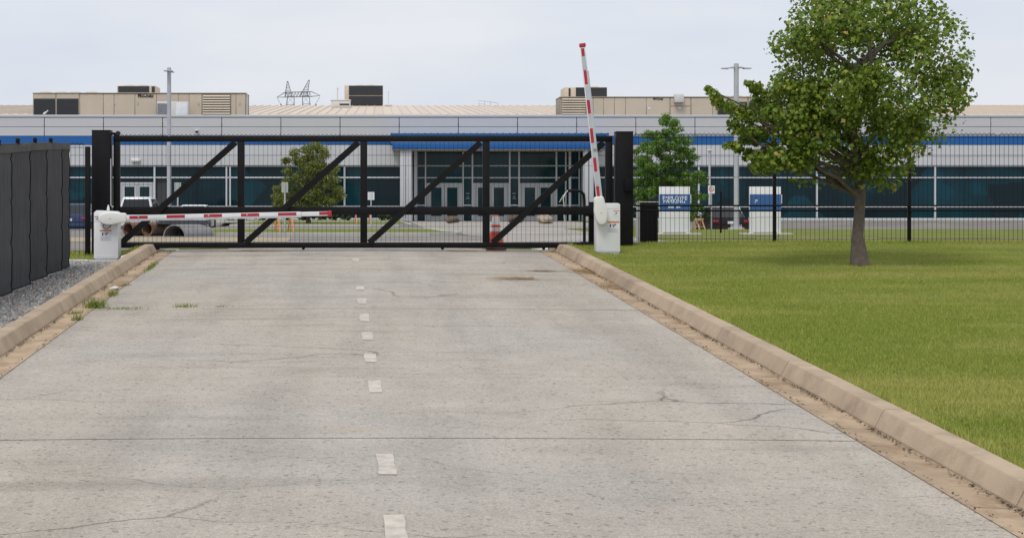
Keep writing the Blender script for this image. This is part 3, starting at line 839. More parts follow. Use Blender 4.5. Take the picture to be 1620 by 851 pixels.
text_mesh('lettering', 'McQuay', 0.30, 'ink', t, (X(230.5), -0.045, Z(151.3)), sx=1.05, bold=0.008)
MB().box(X(219), X(243), -0.05, -0.034, Z(154.4), Z(153.6)).build('underline', 'ink', t)
for px in (181, 218, 314, 379): MB().box(X(px) - .03, X(px) + .03, -0.08, -0.03, Z(166), Z(162)).build('latch', 'galv', t)
MB().tube([(X(390.5), 0.1, 0.3), (X(390.5), 0.1, Z(150)), (X(388), 0.1, Z(148.2))], 0.05, 6).build('conduit', 'gutter_white', t, smooth=True)
# small condenser standing in front of it
YV = 113.4
t = thing('condenser', 'small pale condenser with grey coil on the roof beside the left light pole', 'condenser', (WX(273, YV), YV, zd))
X = lambda p: lx(t, p, YV); Z = lambda p: lz(t, p, YV)
MB().box(X(248), X(298), 0, 0.9, 0.06, Z(161)).build('casing', 'gutter_white', t, bevel=0.03)
MB().box(X(249), X(265), -0.02, 0, 0.1, Z(164)).build('coil', 'rtu_grey', t)
MB().box(X(278), X(296), -0.02, 0, 0.1, Z(163)).build('panel', 'label_pale', t, bevel=0.01)
for q in (-0.9, 0.7): MB().box(q, q + .15, 0.05, 0.85, 0, 0.059).build('foot', 'rtu_grey', t)
# upper condensers on the sloped roof
def roof_z(Y): return zE + (Y - YE) * (zR - zE) / (YR - YE)
YA = 140.0
t = thing('cooling_condenser', 'dark cooling condenser on the roof above the lettered air handler', 'condenser', (WX(215, YA), YA, roof_z(YA)))
X = lambda p: lx(t, p, YA); Z = lambda p: lz(t, p, YA)
MB().box(X(185), X(246), 0, 3, 0.3, Z(136)).build('casing', 'rtu_beige', t, bevel=0.03)
unit_panel(t, X(187), X(236), 0.5, Z(136.8), 'rtu_dark', 'coil', -0.05)
unit_panel(t, X(240), X(245), 0.5, Z(137.2), 'rtu_dark', 'coil', -0.05)
for c_ in (201, 222): fan(t, X(c_), 1.5, Z(136), 0.5)
MB().box(X(188), X(243), 0.2, 2.8, 0.08, 0.299).build('base_rail', 'rtu_grey', t)
YD = 159.0
t = thing('ridge_condenser', 'square dark condenser standing on the roof ridge right of the pylon', 'condenser', (WX(576, YD), YD, roof_z(YD)))
X = lambda p: lx(t, p, YD); Z = lambda p: lz(t, p, YD)
MB().box(X(545), X(606), 0, 3.2, 0.12, Z(135.5)).build('casing', 'rtu_beige', t, bevel=0.03)
unit_panel(t, X(552), X(605.5), Z(151), Z(136), 'rtu_dark', 'coil', -0.06)
unit_panel(t, X(552), X(605.5), Z(167), Z(152.4), 'rtu_dark', 'coil', -0.06)
for c_ in (569, 586): fan(t, X(c_), 1.5, Z(135.5), 0.42)
MB().box(X(550), X(602), 0.1, 3.0, 0.05, 0.119).build('base_rail', 'gutter_white', t)
# right-hand air handler and the condenser behind it
t = rooftop_unit('rooftop_air_handler', 'beige rooftop air handler with louvred left end behind the raised barrier arm', 881, 1232, 154, YU, 3, zd)
X = lambda p: lx(t, p, YU); Z = lambda p: lz(t, p, YU)
MB().box(X(886), X(1232), 0, 2.8, 0.25, Z(154)).build('casing', 'rtu_seam', t, bevel=0.03)
MB().box(X(887), X(1231), 0.1, 2.7, 0, 0.249).build('base_rail', 'rtu_grey', t)
MB().box(X(885.5), X(1232.5), -0.08, 2.88, Z(154) + .002, Z(153.2)).build('top_flashing', 'rtu_beige', t)
louvre(t, X(889), X(926), 0.3, Z(155), 10)
for a, b in ((927.5, 938), (939, 954.5), (955.5, 971.5), (972.5, 989), (990, 1022), (1023, 1059), (1094, 1127), (1128, 1134)):
    unit_panel(t, X(a), X(b), 0.3, Z(155.5))
unit_panel(t, X(1061), X(1092), 0.3, Z(169), name='access_door'); unit_panel(t, X(1061), X(1092), Z(168), Z(155.5))
for a, b in ((1136, 1182), (1185, 1230)):
    unit_panel(t, X(a), X(b), 0.3, Z(162.5), 'rtu_dark', 'coil'); unit_panel(t, X(a), X(b), Z(161.5), Z(154.5))
MB().box(X(1065.5), X(1080), -0.5, -0.035, Z(163), Z(149.8)).build('intake_hood', 'gutter_white', t, bevel=0.03)
text_mesh('lettering', 'McQuay', 0.20, 'ink', t, (X(1041), -0.045, Z(156.8)), sx=1.0, bold=0.006)
for c_ in (1150, 1172, 1196, 1218): fan(t, X(c_), 1.4, Z(153.2), 0.42)
for px, py in ((1027, 172), (1075, 171)): MB().box(X(px) - .08, X(px) + .08, -0.05, -0.031, Z(py) - .06, Z(py) + .06).build('plate', 'white_metal', t)
YA2 = 138.0
t = thing('cooling_condenser', 'dark cooling condenser on the roof crossed by the raised barrier arm', 'condenser', (WX(926, YA2), YA2, roof_z(YA2)))
X = lambda p: lx(t, p, YA2); Z = lambda p: lz(t, p, YA2)
MB().box(X(893), X(960.5), 0, 3, 0.3, Z(138.5)).build('casing', 'rtu_beige', t, bevel=0.03)
unit_panel(t, X(911), X(960), 0.5, Z(138.8), 'rtu_dark', 'coil', -0.05)
unit_panel(t, X(899.5), X(902.5), 0.5, Z(140), 'rtu_dark', 'coil', -0.05)
for c_ in (940,): fan(t, X(c_), 1.5, Z(138.5), 0.6)
MB().box(X(896), X(957), 0.2, 2.8, 0.08, 0.299).build('base_rail', 'rtu_grey', t)
# small roof kit
def vent(px, py0, py1, Y, label, r=0.05):
    z0 = roof_z(Y) if Y > YE else zd
    t = thing('vent_pipe', label, 'vent pipe', (WX(px, Y), Y, z0))
    MB().tube([(0, 0, -0.0), (0, 0, WZ(py0, Y) - z0)], r, 8).build('pipe', 'gutter_white', t, smooth=True)
    MB().lathe([(r * 1.7, 0), (r * 1.7, 0.1), (r * .4, 0.16)], 8, (0, 0, WZ(py0, Y) - z0)).build('cap', 'gutter_white', t)
    MB().box(-.35, .35, -.3, .3, 0.04, 0.16).build('flashing', 'gutter_white', t)
vent(534, 141, 162, 156, 'taller white vent pipe left of the dark ridge condenser')
vent(614.5, 147, 162, 156, 'thin white vent pipe right of the dark ridge condenser', 0.03)
YG = 157.0
t = thing('roof_guard_rail', 'small metal guard rail lying along the beige roof ridge', 'guard rail', (WX(775, YG), YG, roof_z(YG)))
X = lambda p: lx(t, p, YG); Z = lambda p: lz(t, p, YG)
MB().tube([(X(757.5), 0, 0.0), (X(757.5), 0, Z(159.5)), (X(776), 0, Z(161.5)), (X(788), 0, Z(163.5)), (X(788), 0, 0.02)], 0.03, 6).build('top_rail', 'galv', t)
for p, q in ((767, 160.5), (776, 161.5)): MB().tube([(X(p), 0, 0.0), (X(p), 0, Z(q))], 0.025, 6).build('post', 'galv', t)
MB().tube([(X(757.5), 0, Z(164.5)), (X(768), 0, Z(165.5))], 0.022, 6).build('mid_rail', 'galv', t)
YH = 150.0
t = thing('roof_hatch', 'white roof hatch box beside the taller white vent pipe', 'hatch', (WX(539, YH), YH, roof_z(YH)))
MB().box(-0.85, 0.85, 0, 1.0, 0.03, 0.62).build('box', 'gutter_white', t, bevel=0.03)
MB().box(-0.9, 0.9, -0.05, 1.05, 0.622, 0.7).build('lid', 'gutter_white', t, bevel=0.02)
MB().box(-0.1, 0.75, -0.02, 0, 0.2, 0.35).build('vent_slot', 'rtu_dark', t)

# bird on the parapet
t = thing('bird', 'small white bird perched on the grey parapet edge', 'bird', (WX(71, YB), YB + 0.2, Z_top))
rb = []
for i in range(9):
    a = i / 8; rr = 0.085 * math.sin(math.pi * min(1, a * 1.02 + 0.03)) ** 0.8 * (1 - 0.35 * a) + 0.006
    cx_, cz_ = -0.17 + 0.30 * a, 0.07 + 0.10 * a + 0.05 * a * a
    rb.append([(cx_, rr * math.cos(q), cz_ + rr * math.sin(q)) for q in [2 * math.pi * k / 8 for k in range(8)]])
MB().loft(rb).build('body', 'bird_white', t, smooth=True)
MB().lathe([(0.01, -0.05), (0.04, -0.03), (0.052, 0), (0.04, 0.035), (0.012, 0.05)], 8, (0.13, 0, 0.26)).build('head', 'bird_white', t, smooth=True)
MB().tube([(0.17, 0, 0.26), (0.225, 0, 0.25)], [0.015, 0.003], 6).build('beak', 'beak', t)
for s in (-.03, .03): MB().tube([(0, s, 0.0), (0, s, 0.08)], 0.006, 5).build('leg', 'beak', t)

# transmission pylon far behind
YP = 620.0
pyl = thing('transmission_pylon', 'lattice power pylon with two peaks and a cross arm showing above the roof', 'pylon', (WX(471, YP), YP, 0))
X = lambda p: lx(pyl, p, YP); Z = lambda p: lz(pyl, p, YP)
def lattice(mb, p, q, w, n, r=0.16):
    """square lattice column from p to q, widths w[0] -> w[1]"""
    p, q = Vector(p), Vector(q)
    pts = []
    for i in range(n + 1):
        c = p.lerp(q, i / n); h = (w[0] + (w[1] - w[0]) * i / n) / 2
        pts.append([c + Vector((sx * h, sy * h, 0)) for sx, sy in ((-1, -1), (1, -1), (1, 1), (-1, 1))])
    for i in range(n):
        for k in range(4):
            mb.bar(pts[i][k], pts[i + 1][k], r, r)
            mb.bar(pts[i][k], pts[i + 1][(k + 1) % 4], r * .6, r * .6)
            mb.bar(pts[i + 1][k], pts[i + 1][(k + 1) % 4], r * .6, r * .6)
for nm, top, bend, foot in (('mast', (455, 129), (460, 153), (452, 330)), ('mast', (489, 127), (484, 152), (492, 330))):
    m = MB()
    lattice(m, (X(foot[0]), 0, 0), (X(bend[0]), 0, Z(bend[1])), (7.0, 2.4), 14)
    m.build(nm, 'steel_far', pyl)
    m = MB()
    lattice(m, (X(bend[0]) - (0.8 if nm else 0), 0, Z(bend[1])), (X(top[0]), 0, Z(top[1])), (2.6, 0.3), 5, 0.13)
    m.build('peak', 'steel_far', pyl)
m = MB()
for dy in (-1.1, 1.1):
    m.bar((X(438), 0, Z(154.3)), (X(452), dy, Z(154)), .16, .16).bar((X(452), dy, Z(154)), (X(492), dy, Z(153)), .16, .16).bar((X(492), dy, Z(153)), (X(506.5), 0, Z(151.8)), .16, .16)
    m.bar((X(438), 0, Z(154.3)), (X(451), dy, Z(146.5)), .14, .14).bar((X(451), dy, Z(146.5)), (X(493), dy, Z(145.5)), .14, .14).bar((X(493), dy, Z(145.5)), (X(506.5), 0, Z(151.8)), .14, .14)
    for i in range(9):
        a = 451 + i * 4.6
        m.bar((X(a), dy, Z(154)), (X(a + 2.3), dy, Z(146.3)), .10, .10).bar((X(a + 2.3), dy, Z(146.3)), (X(a + 4.6), dy, Z(153.7)), .10, .10)
m.build('cross_arm', 'steel_far', pyl)
for a, b in ((438, 444), (506, 499)):
    MB().bar((X(a), 0, Z(154)), (X(b), 0, Z(165)), .14, .14).bar((X(b), 0, Z(165)), (X(b) + .5, 0, Z(169)), .5, .5).build('insulator', 'steel_far', pyl)

# ================================================================ SLIDING GATE
YGt = 36.0
def GX(px): return WX(px, YGt)
def GZ(py): return WZ(py, YGt)
gate = thing('sliding_gate', 'long black steel sliding gate with diagonal braces across the road', 'gate', (GX(575), YGt, 0.0))
X = lambda p: lx(gate, p, YGt); Z = lambda p: WZ(p, YGt)
MB().box(X(180), X(968.5), -0.06, 0.06, Z(224.6), Z(215.8)).build('top_rail', 'black_paint', gate, bevel=0.008)
MB().box(X(190.5), X(957), -0.07, 0.07, Z(340), Z(327)).build('middle_rail', 'black_paint', gate, bevel=0.008)
MB().box(X(180), X(945), -0.08, 0.08, Z(392.2), Z(383.5)).build('bottom_rail', 'black_paint', gate, bevel=0.008)
for a, b in ((180, 190), (376, 387), (570, 581), (763.5, 774.5)):
    MB().box(X(a), X(b), -0.065, 0.065, Z(383.3), Z(224.8)).build('upright', 'black_paint', gate, bevel=0.008)
MB().box(X(957.5), X(968.5), -0.065, 0.065, Z(340), Z(224.8)).build('upright', 'black_paint', gate, bevel=0.008)
for (a, b), (c_, d_) in (((193, 384), (373, 226)), ((389, 384), (567, 226)), ((584, 384), (760, 226)), ((779, 384), (954, 226))):
    MB().bar((X(a), -0.085, Z(b)), (X(c_), -0.085, Z(d_)), 0.03, 0.13, up=(0, 0, 1)).build('diagonal_brace', 'black_paint', gate)
MB().box(X(946.5), X(956), -0.05, 0.05, Z(392), Z(340.3)).build('end_post', 'black_paint', gate, bevel=0.006)
def mesh_infill(parent, x0, x1, z0, z1, y, dx=0.0955, hz=(), r=0.0029, top=0.0):
    m = MB()
    n = int((x1 - x0) / dx)
    for i in range(1, n + 1):
        x = x0 + i * dx
        if x > x1 - 0.01: break
        m.bar((x, y, z0), (x, y, z1 + top), 2 * r, 2 * r, up=(0, 1, 0))
    for z in hz: m.bar((x0, y - 0.007, z), (x1, y - 0.007, z), 2 * r, 2 * r)
    return tag(m.build('wire_infill', 'wire', parent), kind='stuff')
hzs = [Z(p) for p in (246.5, 262, 281, 300, 318, 360, 374)]
for a, b in ((190.5, 375.5), (387.5, 569.5), (581.5, 763), (775, 944)):
    mesh_infill(gate, X(a), X(b), Z(383.4), Z(225), 0.05, hz=[Z(p) for p in (246, 262.2, 358.5, 371)])
# scalloped wire edging along the top rail
m = MB()
n = int((X(960) - X(190)) / 0.09)
for i in range(n):
    x0 = X(190) + i * 0.09
    m.bar((x0, 0.0, Z(215.6)), (x0 + 0.045, 0.0, Z(213.4)), .012, .012, up=(0, 1, 0)).bar((x0 + 0.045, 0.0, Z(213.4)), (x0 + 0.09, 0.0, Z(215.6)), .012, .012, up=(0, 1, 0))
tag(m.build('top_spikes', 'wire', gate), kind='stuff')
# roller bracket between post and gate
MB().bar((X(174.5), 0.0, Z(211.5)), (X(186), 0.0, Z(212)), 0.06, 0.05).build('roller_arm', 'black_paint', gate)
MB().tube([(X(187), -0.06, Z(211)), (X(187), 0.06, Z(211))], 0.045, 12).build('roller', 'rubber', gate, smooth=True)
MB().box(X(180.5), X(189), -0.05, 0.05, Z(215.5), Z(208.8) - .045).build('roller_stop', 'black_paint', gate)
for p in (250, 480, 700, 860):
    MB().tube([(X(p), -0.05, 0.035), (X(p), 0.05, 0.035)], 0.032, 12).build('guide_wheel', 'rubber', gate, smooth=True)

def gate_post(px0, px1, py0, label, Y, z0, dep=0.36):
    t = thing('gate_post', label, 'gate post', (WX((px0 + px1) / 2, Y), Y, z0), 0)
    hw = (px1 - px0) / 2 * Y / F
    zt = WZ(py0, Y) - z0
    MB().box(-hw, hw, 0, dep, 0, zt - 0.02).build('tube', 'black_paint', t, bevel=0.012)
    MB().box(-hw - .006, hw + .006, -.006, dep + .006, zt - 0.019, zt).build('cap', 'black_paint', t, bevel=0.006)
    return t, hw, zt
zl = lambda px, Y: zleftgrass(WX(px, Y) - xc(Y), Y)
t, hw, zt = gate_post(145, 174, 206, 'tall thick black gate post beside the lowered barrier', 35.75, zl(160, 35.75))
MB().tube([(hw + .02, -0.02, zt - 0.6), (hw + .02, -0.02, 1.05), (hw + .06, -0.02, 1.0)], 0.012, 6).build('conduit', 'galv', t, smooth=True)
t, hw, zt = gate_post(975, 1002, 208, 'tall thick black gate post beside the raised barrier', 35.75, zlawn(5.4, 35.75))
MB().box(-hw * 0.1, hw * 0.8, -0.09, -0.001, 1.15, 1.42).build('keypad_box', 'black_matte', t, bevel=0.01)
# receiver post where the gate closes
Yr = 36.25
t = thing('receiver_post', 'short black latch post at the closing end of the gate', 'post', (WX(938.5, Yr), Yr, zr(Yr)))
MB().box(-0.085, 0.085, 0, 0.17, 0, WZ(318, Yr)).build('tube', 'black_paint', t, bevel=0.01)
MB().box(-0.2, 0.1, -0.03, -0.001, WZ(341, Yr), WZ(324, Yr)).build('latch_plate', 'black_paint', t, bevel=0.006)
# inverted U guard with a loose white cord hanging from it
Yu = 38.2
t = thing('gooseneck_guard', 'bent black steel tube guard standing behind the gate end', 'guard', (WX(922, Yu), Yu, zg(WX(922, Yu), Yu)))
X = lambda p: lx(t, p, Yu); Z = lambda p: WZ(p, Yu) - t.location.z
MB().tube([(X(924.5), 0, 0.0), (X(924.5), 0, Z(318)), (X(923.5), 0, Z(308)), (X(920), 0, Z(303.5)), (X(914), 0, Z(302)), (X(898), 0, Z(302))], 0.034, 10).build('tube', 'black_paint', t, smooth=True)
MB().box(X(919), X(930), -0.1, 0.1, 0.0, 0.02).build('base_plate', 'black_paint', t)
t2 = thing('cord', 'loose white cord dangling from the bent black guard tube', 'cord', (WX(896, Yu), Yu - .05, zg(WX(896, Yu), Yu)))
X2 = lambda p: lx(t2, p, Yu); Z2 = lambda p: WZ(p, Yu) - t2.location.z
MB().tube([(X2(899), .05, Z2(301)), (X2(894), 0, Z2(306)), (X2(890.5), -.02, Z2(314)), (X2(892), 0, Z2(325)), (X2(892), .02, Z2(340)), (X2(893.5), 0, Z2(356)), (X2(900), .03, Z2(370)), (X2(905), .0, Z2(380)), (X2(906), 0, 0.012)], 0.012, 6).build('hanging_strand', 'rope', t2, smooth=True)
MB().tube([(X2(898), .04, Z2(302)), (X2(890), .02, Z2(311)), (X2(885), .02, Z2(320))], 0.010, 6).build('loose_end', 'rope', t2, smooth=True)

# ================================================================ MESH FENCES
def wire_fence(name, label, x0, x1, Y, zbase, ztop, posts, rails=(), group=None, dx=0.0965):
    t = thing(name, label, 'fence', (x0, Y, 0), 0)
    n = int(round((x1 - x0) / 2.4)) or 1
    for i in range(n):
        a, b = (x1 - x0) * i / n, (x1 - x0) * (i + 1) / n
        m = MB()
        zb = zbase(x0 + (a + b) / 2)
        k = int((b - a) / dx)
        for j in range(k + 1):
            x = a + j * dx
            m.bar((x, 0, zb + .03), (x, 0, ztop), .007, .007, up=(0, 1, 0))
        for z in (zb + .12, zb + 0.55, ztop - 0.46, ztop - 0.9): m.bar((a, -.007, z), (b, -.007, z), .006, .006)
        for z in (ztop, ztop - .06): m.bar((a, -.007, z), (b, -.007, z), .010, .010)
        for j in range(k):
            x = a + j * dx
            m.bar((x, 0, ztop), (x + dx / 2, -0.01, ztop + .035), .009, .009, up=(0, 1, 0)).bar((x + dx / 2, -0.01, ztop + .035), (x + dx, 0, ztop), .009, .009, up=(0, 1, 0))
        tag(m.build('wire_panel', 'wire', t), kind='stuff')
    for (px_, w_, zt_) in posts:
        MB().box(px_ - x0 - w_ / 2, px_ - x0 + w_ / 2, 0.01, 0.01 + w_, zbase(px_) - .0, zt_).build('post', 'black_paint', t, bevel=0.006)
    for z in rails:
        MB().tube([(0, -0.03, z), (x1 - x0, -0.03, z)], 0.018, 8).build('cable', 'black_matte', t)
    return t
Yf = 36.35
wire_fence('mesh_fence', 'black welded wire fence right of the gate in front of the parking sign', WX(1003, Yf), 21.0, Yf,
           lambda x: zlawn(x - xc(Yf), Yf), WZ(213.5, Yf), [(WX(1226, Yf), 0.07, WZ(212, Yf)), (11.3, 0.07, WZ(212, Yf)), (14.2, .07, WZ(212, Yf)), (17.1, .07, WZ(212, Yf))],
           rails=(WZ(325.5, Yf), WZ(333.5, Yf)))
Yl = 35.3
wire_fence('mesh_fence', 'short black wire fence between the dark screen and the gate post', WX(112, Yl), WX(133, Yl), Yl,
           lambda x: zl(120, Yl), WZ(229, Yl), [(WX(138, Yl), 0.10, WZ(232, Yl))], dx=0.09)

# ================================================================ SCREENED FENCE (left, along the road)
XS = -6.10
scr = thing('screened_fence', 'tall fence wrapped in dark grey privacy fabric beside the gravel', 'fence', (XS, 27.6, 0))
ts = 1.46
ys0 = 27.62 - 4 * ts
def zs_base(Y): return zgrav(XS - xc(Y), Y)
HT = 2.40
for k in range(8):
    ya, yb = ys0 + k * ts, ys0 + (k + 1) * ts
    if k == 7: yb = ya + 0.72
    # post
    pz = zs_base(ya)
    MB().tube([(-0.06, ya - 27.6, pz - 0.0), (-0.06, ya - 27.6, pz + HT + 0.05)], 0.035, 10).build('post', 'black_paint', scr, smooth=True)
    MB().lathe([(0.042, 0), (0.04, 0.03), (0.015, 0.05)], 10, (-0.06, ya - 27.6, pz + HT + 0.051)).build('post_cap', 'black_paint', scr, smooth=True)
    # fabric panel billowing towards the road, pinched at three ties
    nu, nv = 30, 64
    V = []
    rs = random.Random(40 + k)
    ph = rs.uniform(0, 6)
    for j in range(nv + 1):
        v = j / nv
        for i in range(nu + 1):
            u = i / nu
            Yv = ya + (yb - ya) * u
            z = zs_base(Yv) + 0.02 + (HT - 0.03) * v
            tie = max(math.exp(-((v - c) / 0.020) ** 2) for c in (0.05, 0.34, 0.62, 0.91))
            notch = tie * sm(0.72, 0.97, u)                                 # fabric pulled back to the post at each tie
            x = 0.02 + 0.14 * (1 - (1 - u) ** 2.4) * (1 - 0.13 * notch)
            if u > 0.985: x = 0.02
            x += 0.012 * math.sin(math.pi * u) * math.sin(ph + 5 * v) + 0.004 * math.sin(21 * u + ph + 2 * v) * (1 - u) + 0.003 * math.sin(31 * v + ph)
            if i == 0: x = 0.02
            V.append((x, Yv - 27.6, z))
    nn = nu + 1
    Fs = [(j * nn + i, j * nn + i + 1, (j + 1) * nn + i + 1, (j + 1) * nn + i) for j in range(nv) for i in range(nu)]
    me = np_mesh('screen_panel', V, Fs); me.polygons.foreach_set('use_smooth', [True] * len(me.polygons))
    p = put('screen_panel', me, 'screen', scr)
    sol = p.modifiers.new('thick', 'SOLIDIFY'); sol.thickness = 0.006
    # dark strip standing in for the fold shadow where panels lap
    fold_strip = []
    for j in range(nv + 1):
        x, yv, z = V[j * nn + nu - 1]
        fold_strip.append([(x + .010, yv - .004, z), (x + .010, yv + .026, z), (x - .03, yv + .026, z), (x - .004, yv - .004, z)])
    MB().loft(fold_strip).build('fold_shadow_strip', 'black_matte', scr)
    # top hem
    hem = []
    for i in range(nu + 1):
        x, yv, z = V[nv * nn + i]
        hem.append([(x + 0.012, yv, z - 0.11), (x + 0.016, yv, z + 0.012), (x - 0.008, yv, z + 0.012), (x - 0.008, yv, z - 0.11)])
    MB().loft(hem).build('hem', 'screen_hem', scr)
    for c in (0.40, 0.66, 0.92):
        yv = yb - 27.6 - 0.03
        z = zs_base(yb) + HT * c
        MB().bar((-0.05, yv, z), (0.05, yv, z), 0.012, 0.02).build('tie', 'ink', scr)
MB().tube([(-0.06, ys0 - 27.6, zs_base(ys0) + HT), (-0.06, ys0 + 7 * ts + .5 - 27.6, zs_base(ys0 + 7 * ts + .5) + HT)], 0.022, 8).build('top_tube', 'black_paint', scr, smooth=True)

# ================================================================ BARRIERS
def rounded(poly, r, seg=4):
    out = []
    n = len(poly)
    for i in range(n):
        p0, p1, p2 = Vector(poly[i - 1]), Vector(poly[i]), Vector(poly[(i + 1) % n])
        a = p1 + (p0 - p1).normalized() * min(r, (p0 - p1).length * .45); b = p1 + (p2 - p1).normalized() * min(r, (p2 - p1).length * .45)
        for k in range(seg + 1):
            q = k / seg
            out.append(tuple(a * (1 - q) ** 2 + p1 * 2 * q * (1 - q) + b * q * q))
    return out
def barrier(label, loc, W, H, D, pivot, angle, L1, L2, stripes, side, dark_edge=1):
    """cabinet whose arm turns about PIVOT (local x, z); ANGLE from the +x axis; SIDE +1: warning label left of centre"""
    t = thing('barrier', label, 'barrier', loc)
    cabp = rounded([(-W / 2, 0.035), (W / 2, 0.035), (W / 2, H - 0.055 if side > 0 else H - 0.02), (W / 2 - 0.05, H - 0.02 if side > 0 else H), (-W / 2 + 0.05, H), (-W / 2, H - 0.045)], 0.012)
    cab = MB().prism([(x, z) for x, z in cabp], 0, D).build('cabinet', 'white_metal', t, bevel=0.005)
    MB().box(-W / 2 + .02, W / 2 - .02, 0.01, D - .01, 0.0, 0.034).build('plinth', 'label_grey', t)
    dr = MB()
    for a, b, c_, d_ in ((-W / 2 + .028, W / 2 - .028, 0.06, 0.064), (-W / 2 + .028, W / 2 - .028, H - .115, H - .111)):
        dr.box(a, b, -0.003, 0.0, c_, d_)
    dr.build('door_gap', 'label_grey', cab)
    # warning label: orange heading, pictogram, small print
    lb = bpy.data.objects.new('warning_label', None); C.objects.link(lb); lb.parent = t
    x0 = -W / 2 + 0.12 if side > 0 else -0.02
    zl_ = H - 0.42 if side > 0 else H - 0.385
    MB().box(x0, x0 + 0.235, -0.004, -0.001, zl_ - .19, zl_ + .03).build('label_sheet', 'label_pale', lb)
    MB().box(x0, x0 + 0.235, -0.007, -0.0042, zl_ + .0, zl_ + .03).build('heading', 'label_orange', lb)
    pic = MB().box(x0 + .045, x0 + .07, -0.007, -0.0042, zl_ - .085, zl_ - .025)
    pic.prism([(x0 + .085, zl_ - .035), (x0 + .155, zl_ - .025), (x0 + .155, zl_ - .035), (x0 + .085, zl_ - .045)], -0.007, -0.0042)
    pic.prism([(x0 + .10, zl_ - .07), (x0 + .14, zl_ - .04), (x0 + .15, zl_ - .05), (x0 + .12, zl_ - .085)], -0.007, -0.0042)
    pic.prism([(x0 + .15, zl_ - .025), (x0 + .165, zl_ - .02), (x0 + .175, zl_ - .04), (x0 + .16, zl_ - .05)], -0.007, -0.0042)
    tag(pic.build('pictogram', 'ink', lb), kind='stuff')
    ln = MB()
    for i in range(6): ln.box(x0 + .02, x0 + (.215 if i % 3 else .16), -0.0065, -0.0042, zl_ - .112 - i * .0135, zl_ - .107 - i * .0135)
    tag(ln.build('small_print', 'label_grey', lb), kind='stuff')
    # second small warning sticker near the edge
    sx = -W / 2 + .012 if side > 0 else W / 2 - .13
    zt2 = H - .13 if side > 0 else H - .16
    st = MB().box(sx, sx + .115, -0.004, -0.001, zt2 - .09, zt2 + .015).build('sticker', 'label_pale', t)
    MB().box(sx, sx + .115, -0.007, -0.0042, zt2 - .002, zt2 + .015).build('sticker_heading', 'label_orange', st)
    MB().prism([(sx + .03, zt2 - .045), (sx + .07, zt2 - .02), (sx + .075, zt2 - .035), (sx + .045, zt2 - .055)], -0.007, -0.0042).build('sticker_mark', 'ink', st)
    # arm hub cover
    piv = Vector((pivot[0], -0.10, pivot[1]))
    arm = bpy.data.objects.new('arm', None); C.objects.link(arm); arm.parent = t
    arm.location = piv; arm.rotation_euler = (0, -angle, 0)
    hub = [(-0.24, 0.0), (-0.22, 0.06), (-0.10, 0.115), (0.05, 0.125), (0.16, 0.105), (0.32, 0.10), (0.325, -0.085), (0.16, -0.105), (0.03, -0.135), (-0.10, -0.125), (-0.22, -0.07)]
    hubo = MB().prism(rounded(hub, 0.05), -0.075, 0.085).build('hub_cover', 'white_plastic', arm, bevel=0.022, seg=3)
    MB().tube([(0, -0.083, 0), (0, -0.0755, 0)], 0.012, 10).build('hub_bolt', 'label_grey', hubo)
    # arm: thick inner tube, slimmer outer tube, red end cap
    a0 = 0.30
    MB().box(a0, L1, -0.045, 0.03, -0.065, 0.052).build('inner_tube', 'arm_white', arm, bevel=0.01)
    MB().box(L1 + .001, L2, -0.04, 0.02, -0.045, 0.046).build('outer_tube', 'arm_white', arm, bevel=0.008)
    MB().box(a0 + .02, L1 - .01, -0.047, -0.0455, -0.062, -0.026 if dark_edge else -0.03).build('edge_strip', 'silver_tape', arm)
    for (s0, s1) in stripes:
        zz_ = (0.0 - .02, 0.040)
        MB().box(s0, s1, -0.0485, -0.0460 if s0 < L1 else -0.0405, *zz_).build('red_stripe', 'arm_red', arm)
    MB().box(L2 + .001, L2 + 0.075, -0.055, 0.035, -0.06, 0.062).build('end_cap', 'arm_red', arm, bevel=0.012)
    return t, arm
Y1 = 34.2; S1 = F / Y1
zb1 = WZ(411.5, Y1)
pad = MB().box(-0.42, 0.62, -0.14, 0.75, -0.09, 0.0).build('concrete_pad', 'concrete_pad', None, bevel=0.015, loc=(WX(167.5, Y1), Y1, zb1))
tag(pad, 'low concrete slab under the barrier with the lowered arm', 'slab')
Wl = 38 / S1
st1 = [(0.385 + i * 0.742 + 0.0, 0.385 + i * 0.742 + 0.365) for i in range(5)]
L1a = (477 - 176) / S1; L2a = (519 - 176) / S1
st1.append((L2a - 0.17, L2a - 0.002))
b1, arm1 = barrier('white barrier cabinet with its striped arm lowered across the left lane', (WX(167.5, Y1), Y1, zb1 + .001), Wl, (411.5 - 333) / S1, 0.42,
                   (WX(176, Y1) - WX(167.5, Y1), WZ(345.5, Y1) - zb1), math.atan2(345.5 - 338.2, 519 - 176), L1a, L2a, st1, +1)
MB().tube([(-0.02, -.012, .72), (-.05, -.05, .69), (-.03, -.06, .645), (.03, -.06, .625), (.09, -.05, .66), (.12, -.02, .72)], 0.008, 6).build('cable_loop', 'ink', b1, smooth=True)
MB().lathe([(0.03, 0), (0.026, .05), (0.008, .11)], 10, (0.03, .12, (411.5 - 333) / S1)).build('beacon', 'white_plastic', b1, smooth=True)
for q in (0.55, 1.95, 2.72):
    MB().box(q, q + .03, -0.05, -0.0455, 0.0, .03).build('bolt', 'label_grey', arm1)
Y2 = 33.4; S2 = F / Y2
zb2 = WZ(401.5, Y2)
ang2 = math.atan2(335 - 74, 920.3 - 948.5)
Lr2 = math.hypot(335 - 74, 948.5 - 920.3) / S2
pad = MB().box(-0.62, 0.30, -0.10, 0.8, -0.09, 0.0).build('concrete_pad', 'concrete_pad', None, bevel=0.015, loc=(WX(962.5, Y2), Y2, zb2))
tag(pad, 'low concrete slab under the barrier with the raised arm', 'slab')
def ra(py): return (335 - py) / S2 / math.sin(ang2)
